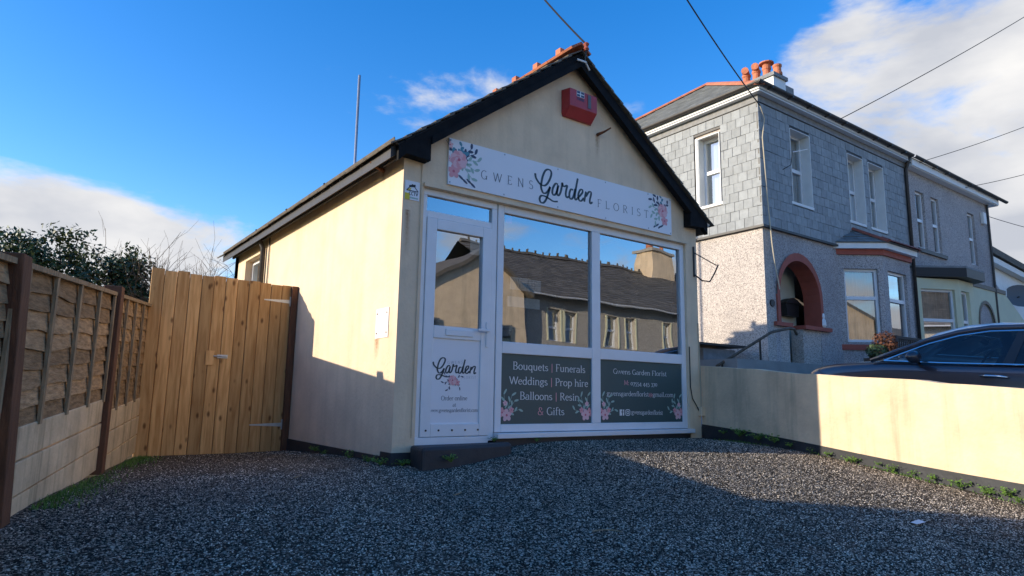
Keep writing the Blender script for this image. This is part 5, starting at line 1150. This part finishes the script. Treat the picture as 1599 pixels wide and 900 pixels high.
# ------------------------------------------------------------------ pole and overhead cables
p=onY(556,258,7.0); q=onY(562,118,7.0); tag(MB().tube([(p.x,7.0,-.3),(q.x,7.0,q.z)],.028,10).build('steel_pole','steel',None,True),'plain grey steel pole rising behind the shop roof','pole')
def cable(a,b,sag,label,r=.012):
    a,b=Vector(a),Vector(b); pts=[a.lerp(b,i/20)-Vector((0,0,sag*4*(i/20)*(1-i/20))) for i in range(21)]
    tag(MB().tube(pts,r,5).build('overhead_cable','wire'),label,'cable')
ins=thing('cable_bracket',(2.05,-.16,4.1),'white insulator bracket at the peak of the shop gable','bracket')
MB().tube([(2.05,-.11,4.14),(2.06,-.17,4.16),(2.06,-.19,4.28)],.010).build('pin','iron',ins); MB().lathe((2.06,-.19,4.26),[(.02,0),(.035,.02),(.02,.05),(.035,.08),(.015,.10)],10).build('insulator','brickred',ins); MB().tube([(1.97,-.14,4.15),(2.06,-.18,4.13),(2.15,-.14,4.08)],.012).build('arm','white',ins)
cable((2.06,-.19,4.34),CAM+ray(775,-95)*9.0,.05,'black overhead cable running up from the shop gable peak',.011)
cable(onY(1187,165,HY-.1),CAM+ray(1000,-118)*11,.1,'black overhead cable running up from the slate house corner',.013)
cable(CAM+ray(1305,190)*15.0,CAM+ray(1700,-36)*24,.1,'thin overhead cable across the cloud above the slate house',.009)
cable(CAM+ray(1428,256)*22,CAM+ray(1700,157)*27,.1,'thin overhead cable above the join of the two houses',.009)
cable(CAM+ray(1508,293)*24,CAM+ray(1720,235)*28,.1,'lower thin overhead cable above the grey house',.009)
cable(CAM+ray(1543,338)*23,CAM+ray(1720,378)*30,.1,'overhead cable leaving the far corner of the grey house',.009)

# ------------------------------------------------------------------ across the street (seen in the shop glass) and the bungalow that shades the forecourt
op=thing('terraced_row',(18,-15,-.7),'brown pebbledash terrace with slate roof across the street, reflected in the glass','house')
OF=frame((60,-13,0),(-1,0,0)); ox=lambda x:60-x
ow=[]
for a in (12.3,13.1,15.2,16.3,18.4,21.5,22.6,25,27.5,30): ow.append((ox(a+.62),ox(a),2.40,3.60))
for a in (12.8,16.2,19.0,24,28): ow.append((ox(a+1.1),ox(a),-.2,1.3))
mb=MB(); wall(mb,OF,0,60-11.4,-.8,4.0,.3,ow); mb.build('front_wall','opp',op)
for h in ow: window(op,OF,h[0],h[1],h[2],h[3],.16,.5,'curtain',gm='hglass')
mb=MB()
for h in ow:
    for x in (h[0]-.07,h[1]): mb.obox(OF,x,x+.07,-.03,.0,h[2],h[3])
mb.build('window_surround','lemon',op)
mb=MB(); mb.add([(11.2,-12.7,3.98),(60,-12.7,3.98),(60,-17.5,6.75),(11.2,-17.5,6.75),(60,-22,3.98),(11.2,-22,3.98)],[(0,1,2,3),(3,2,4,5)]); rf=mb.build('roof','oldslate',op)
mb=MB(); course_slope(mb,(11.2,-12.7,3.98),(60,-12.7,3.98),(11.2,-17.5,6.75),(60,-17.5,6.75),22,.4); s_=mb.build('slate_covering','oldslate',rf); s_['kind']='stuff'
mb=MB()
for i in range(70): 
    x=11.3+i*.45; mb.prism([(x,-17.62,6.74),(x,-17.5,6.86),(x,-17.38,6.74)],(.44,0,0)); mb.box(x+.34,x+.42,-17.53,-17.47,6.84,6.95)
mb.build('ridge_tiles','oldslate',rf)
ch=MB().box(22.2,23.9,-17.9,-16.9,6.0,7.75).build('chimney','cream2',rf); MB().box(22.1,24.0,-18,-16.8,7.75,7.9).build('chimney_cap','opp',ch)
for x in (22.6,23.4): MB().lathe((x,-17.4,7.9),[(.18,0),(.14,.1),(.13,.4),(.17,.44)],12).build('chimney_pot','terra',ch)
mb=MB(); gutter(mb,(11.2,-12.7,4.0),(60,-12.7,4.0),(0,1,0),.06); mb.build('gutter','pvc',op)
g2=thing('gabled_cottage',(8.5,-15,-.7),'cream gabled cottage across the street, reflected in the door glass','house')
mb=MB(); mb.prism([(6.2,-12.6,-.8),(11.1,-12.6,-.8),(11.1,-12.6,3.9),(9.3,-12.6,5.2),(6.2,-12.6,3.4)],(0,-7,0)); mb.build('wall','cream2',g2)
mb=MB(); mb.prism([(5.9,-12.4,3.35),(9.3,-12.4,5.35),(11.3,-12.4,3.9),(11.3,-12.4,3.75),(9.3,-12.4,5.2),(5.9,-12.4,3.2)],(0,-7.4,0)); mb.build('roof','oldslate',g2)
MB().box(7.6,8.3,-16,-15.2,4.2,6.2).build('chimney','white',g2)
for x in (6.9,9.6): MB().box(x,x+.8,-12.58,-12.5,1.6,2.8).build('window','hglass',g2)
bg_=thing('bungalow',(-10.3,-2.5,-.7),'rendered bungalow with slate gable roof left of the camera, shading the forecourt','house')
MB().box(-14,-6.6,-6.2,1.2,-.9,2.3).build('wall','cream2',bg_)
mb=MB(); mb.prism([(-6.4,1.45,2.2),(-6.4,-2.5,4.80),(-6.4,-6.45,2.2),(-6.4,-6.3,2.1),(-6.4,-2.5,4.55),(-6.4,1.3,2.1)],(-7.8,0,0)); mb.prism([(-6.62,1.2,2.28),(-6.62,-6.2,2.28),(-6.62,-2.5,4.62)],(-.2,0,0)); mb.build('roof','oldslate',bg_)

rl=random.Random(77)
for i,(px_,py_,lab) in enumerate(((948,830,'thin dry straw lying on the chippings in front of the window'),(470,745,'short dry twig on the chippings by the shop corner'),(720,772,'curled dry stalk on the chippings below the doorstep'))):
    d=ray(px_,py_); p=CAM.copy()
    for k in range(400):
        p=CAM+d*(2+k*.02)
        if p.z<gz(p.x,p.y)+.008: break
    a=rl.uniform(0,3.1); L=.09; q=[p+Vector((math.cos(a+.3*t)*L*t,math.sin(a+.3*t)*L*t,.004+.006*(1-t*t))) for t in (-1,-.4,.2,1)]
    tag(MB().tube(q,.0035,5).build('dry_twig','batten'),lab,'twig')
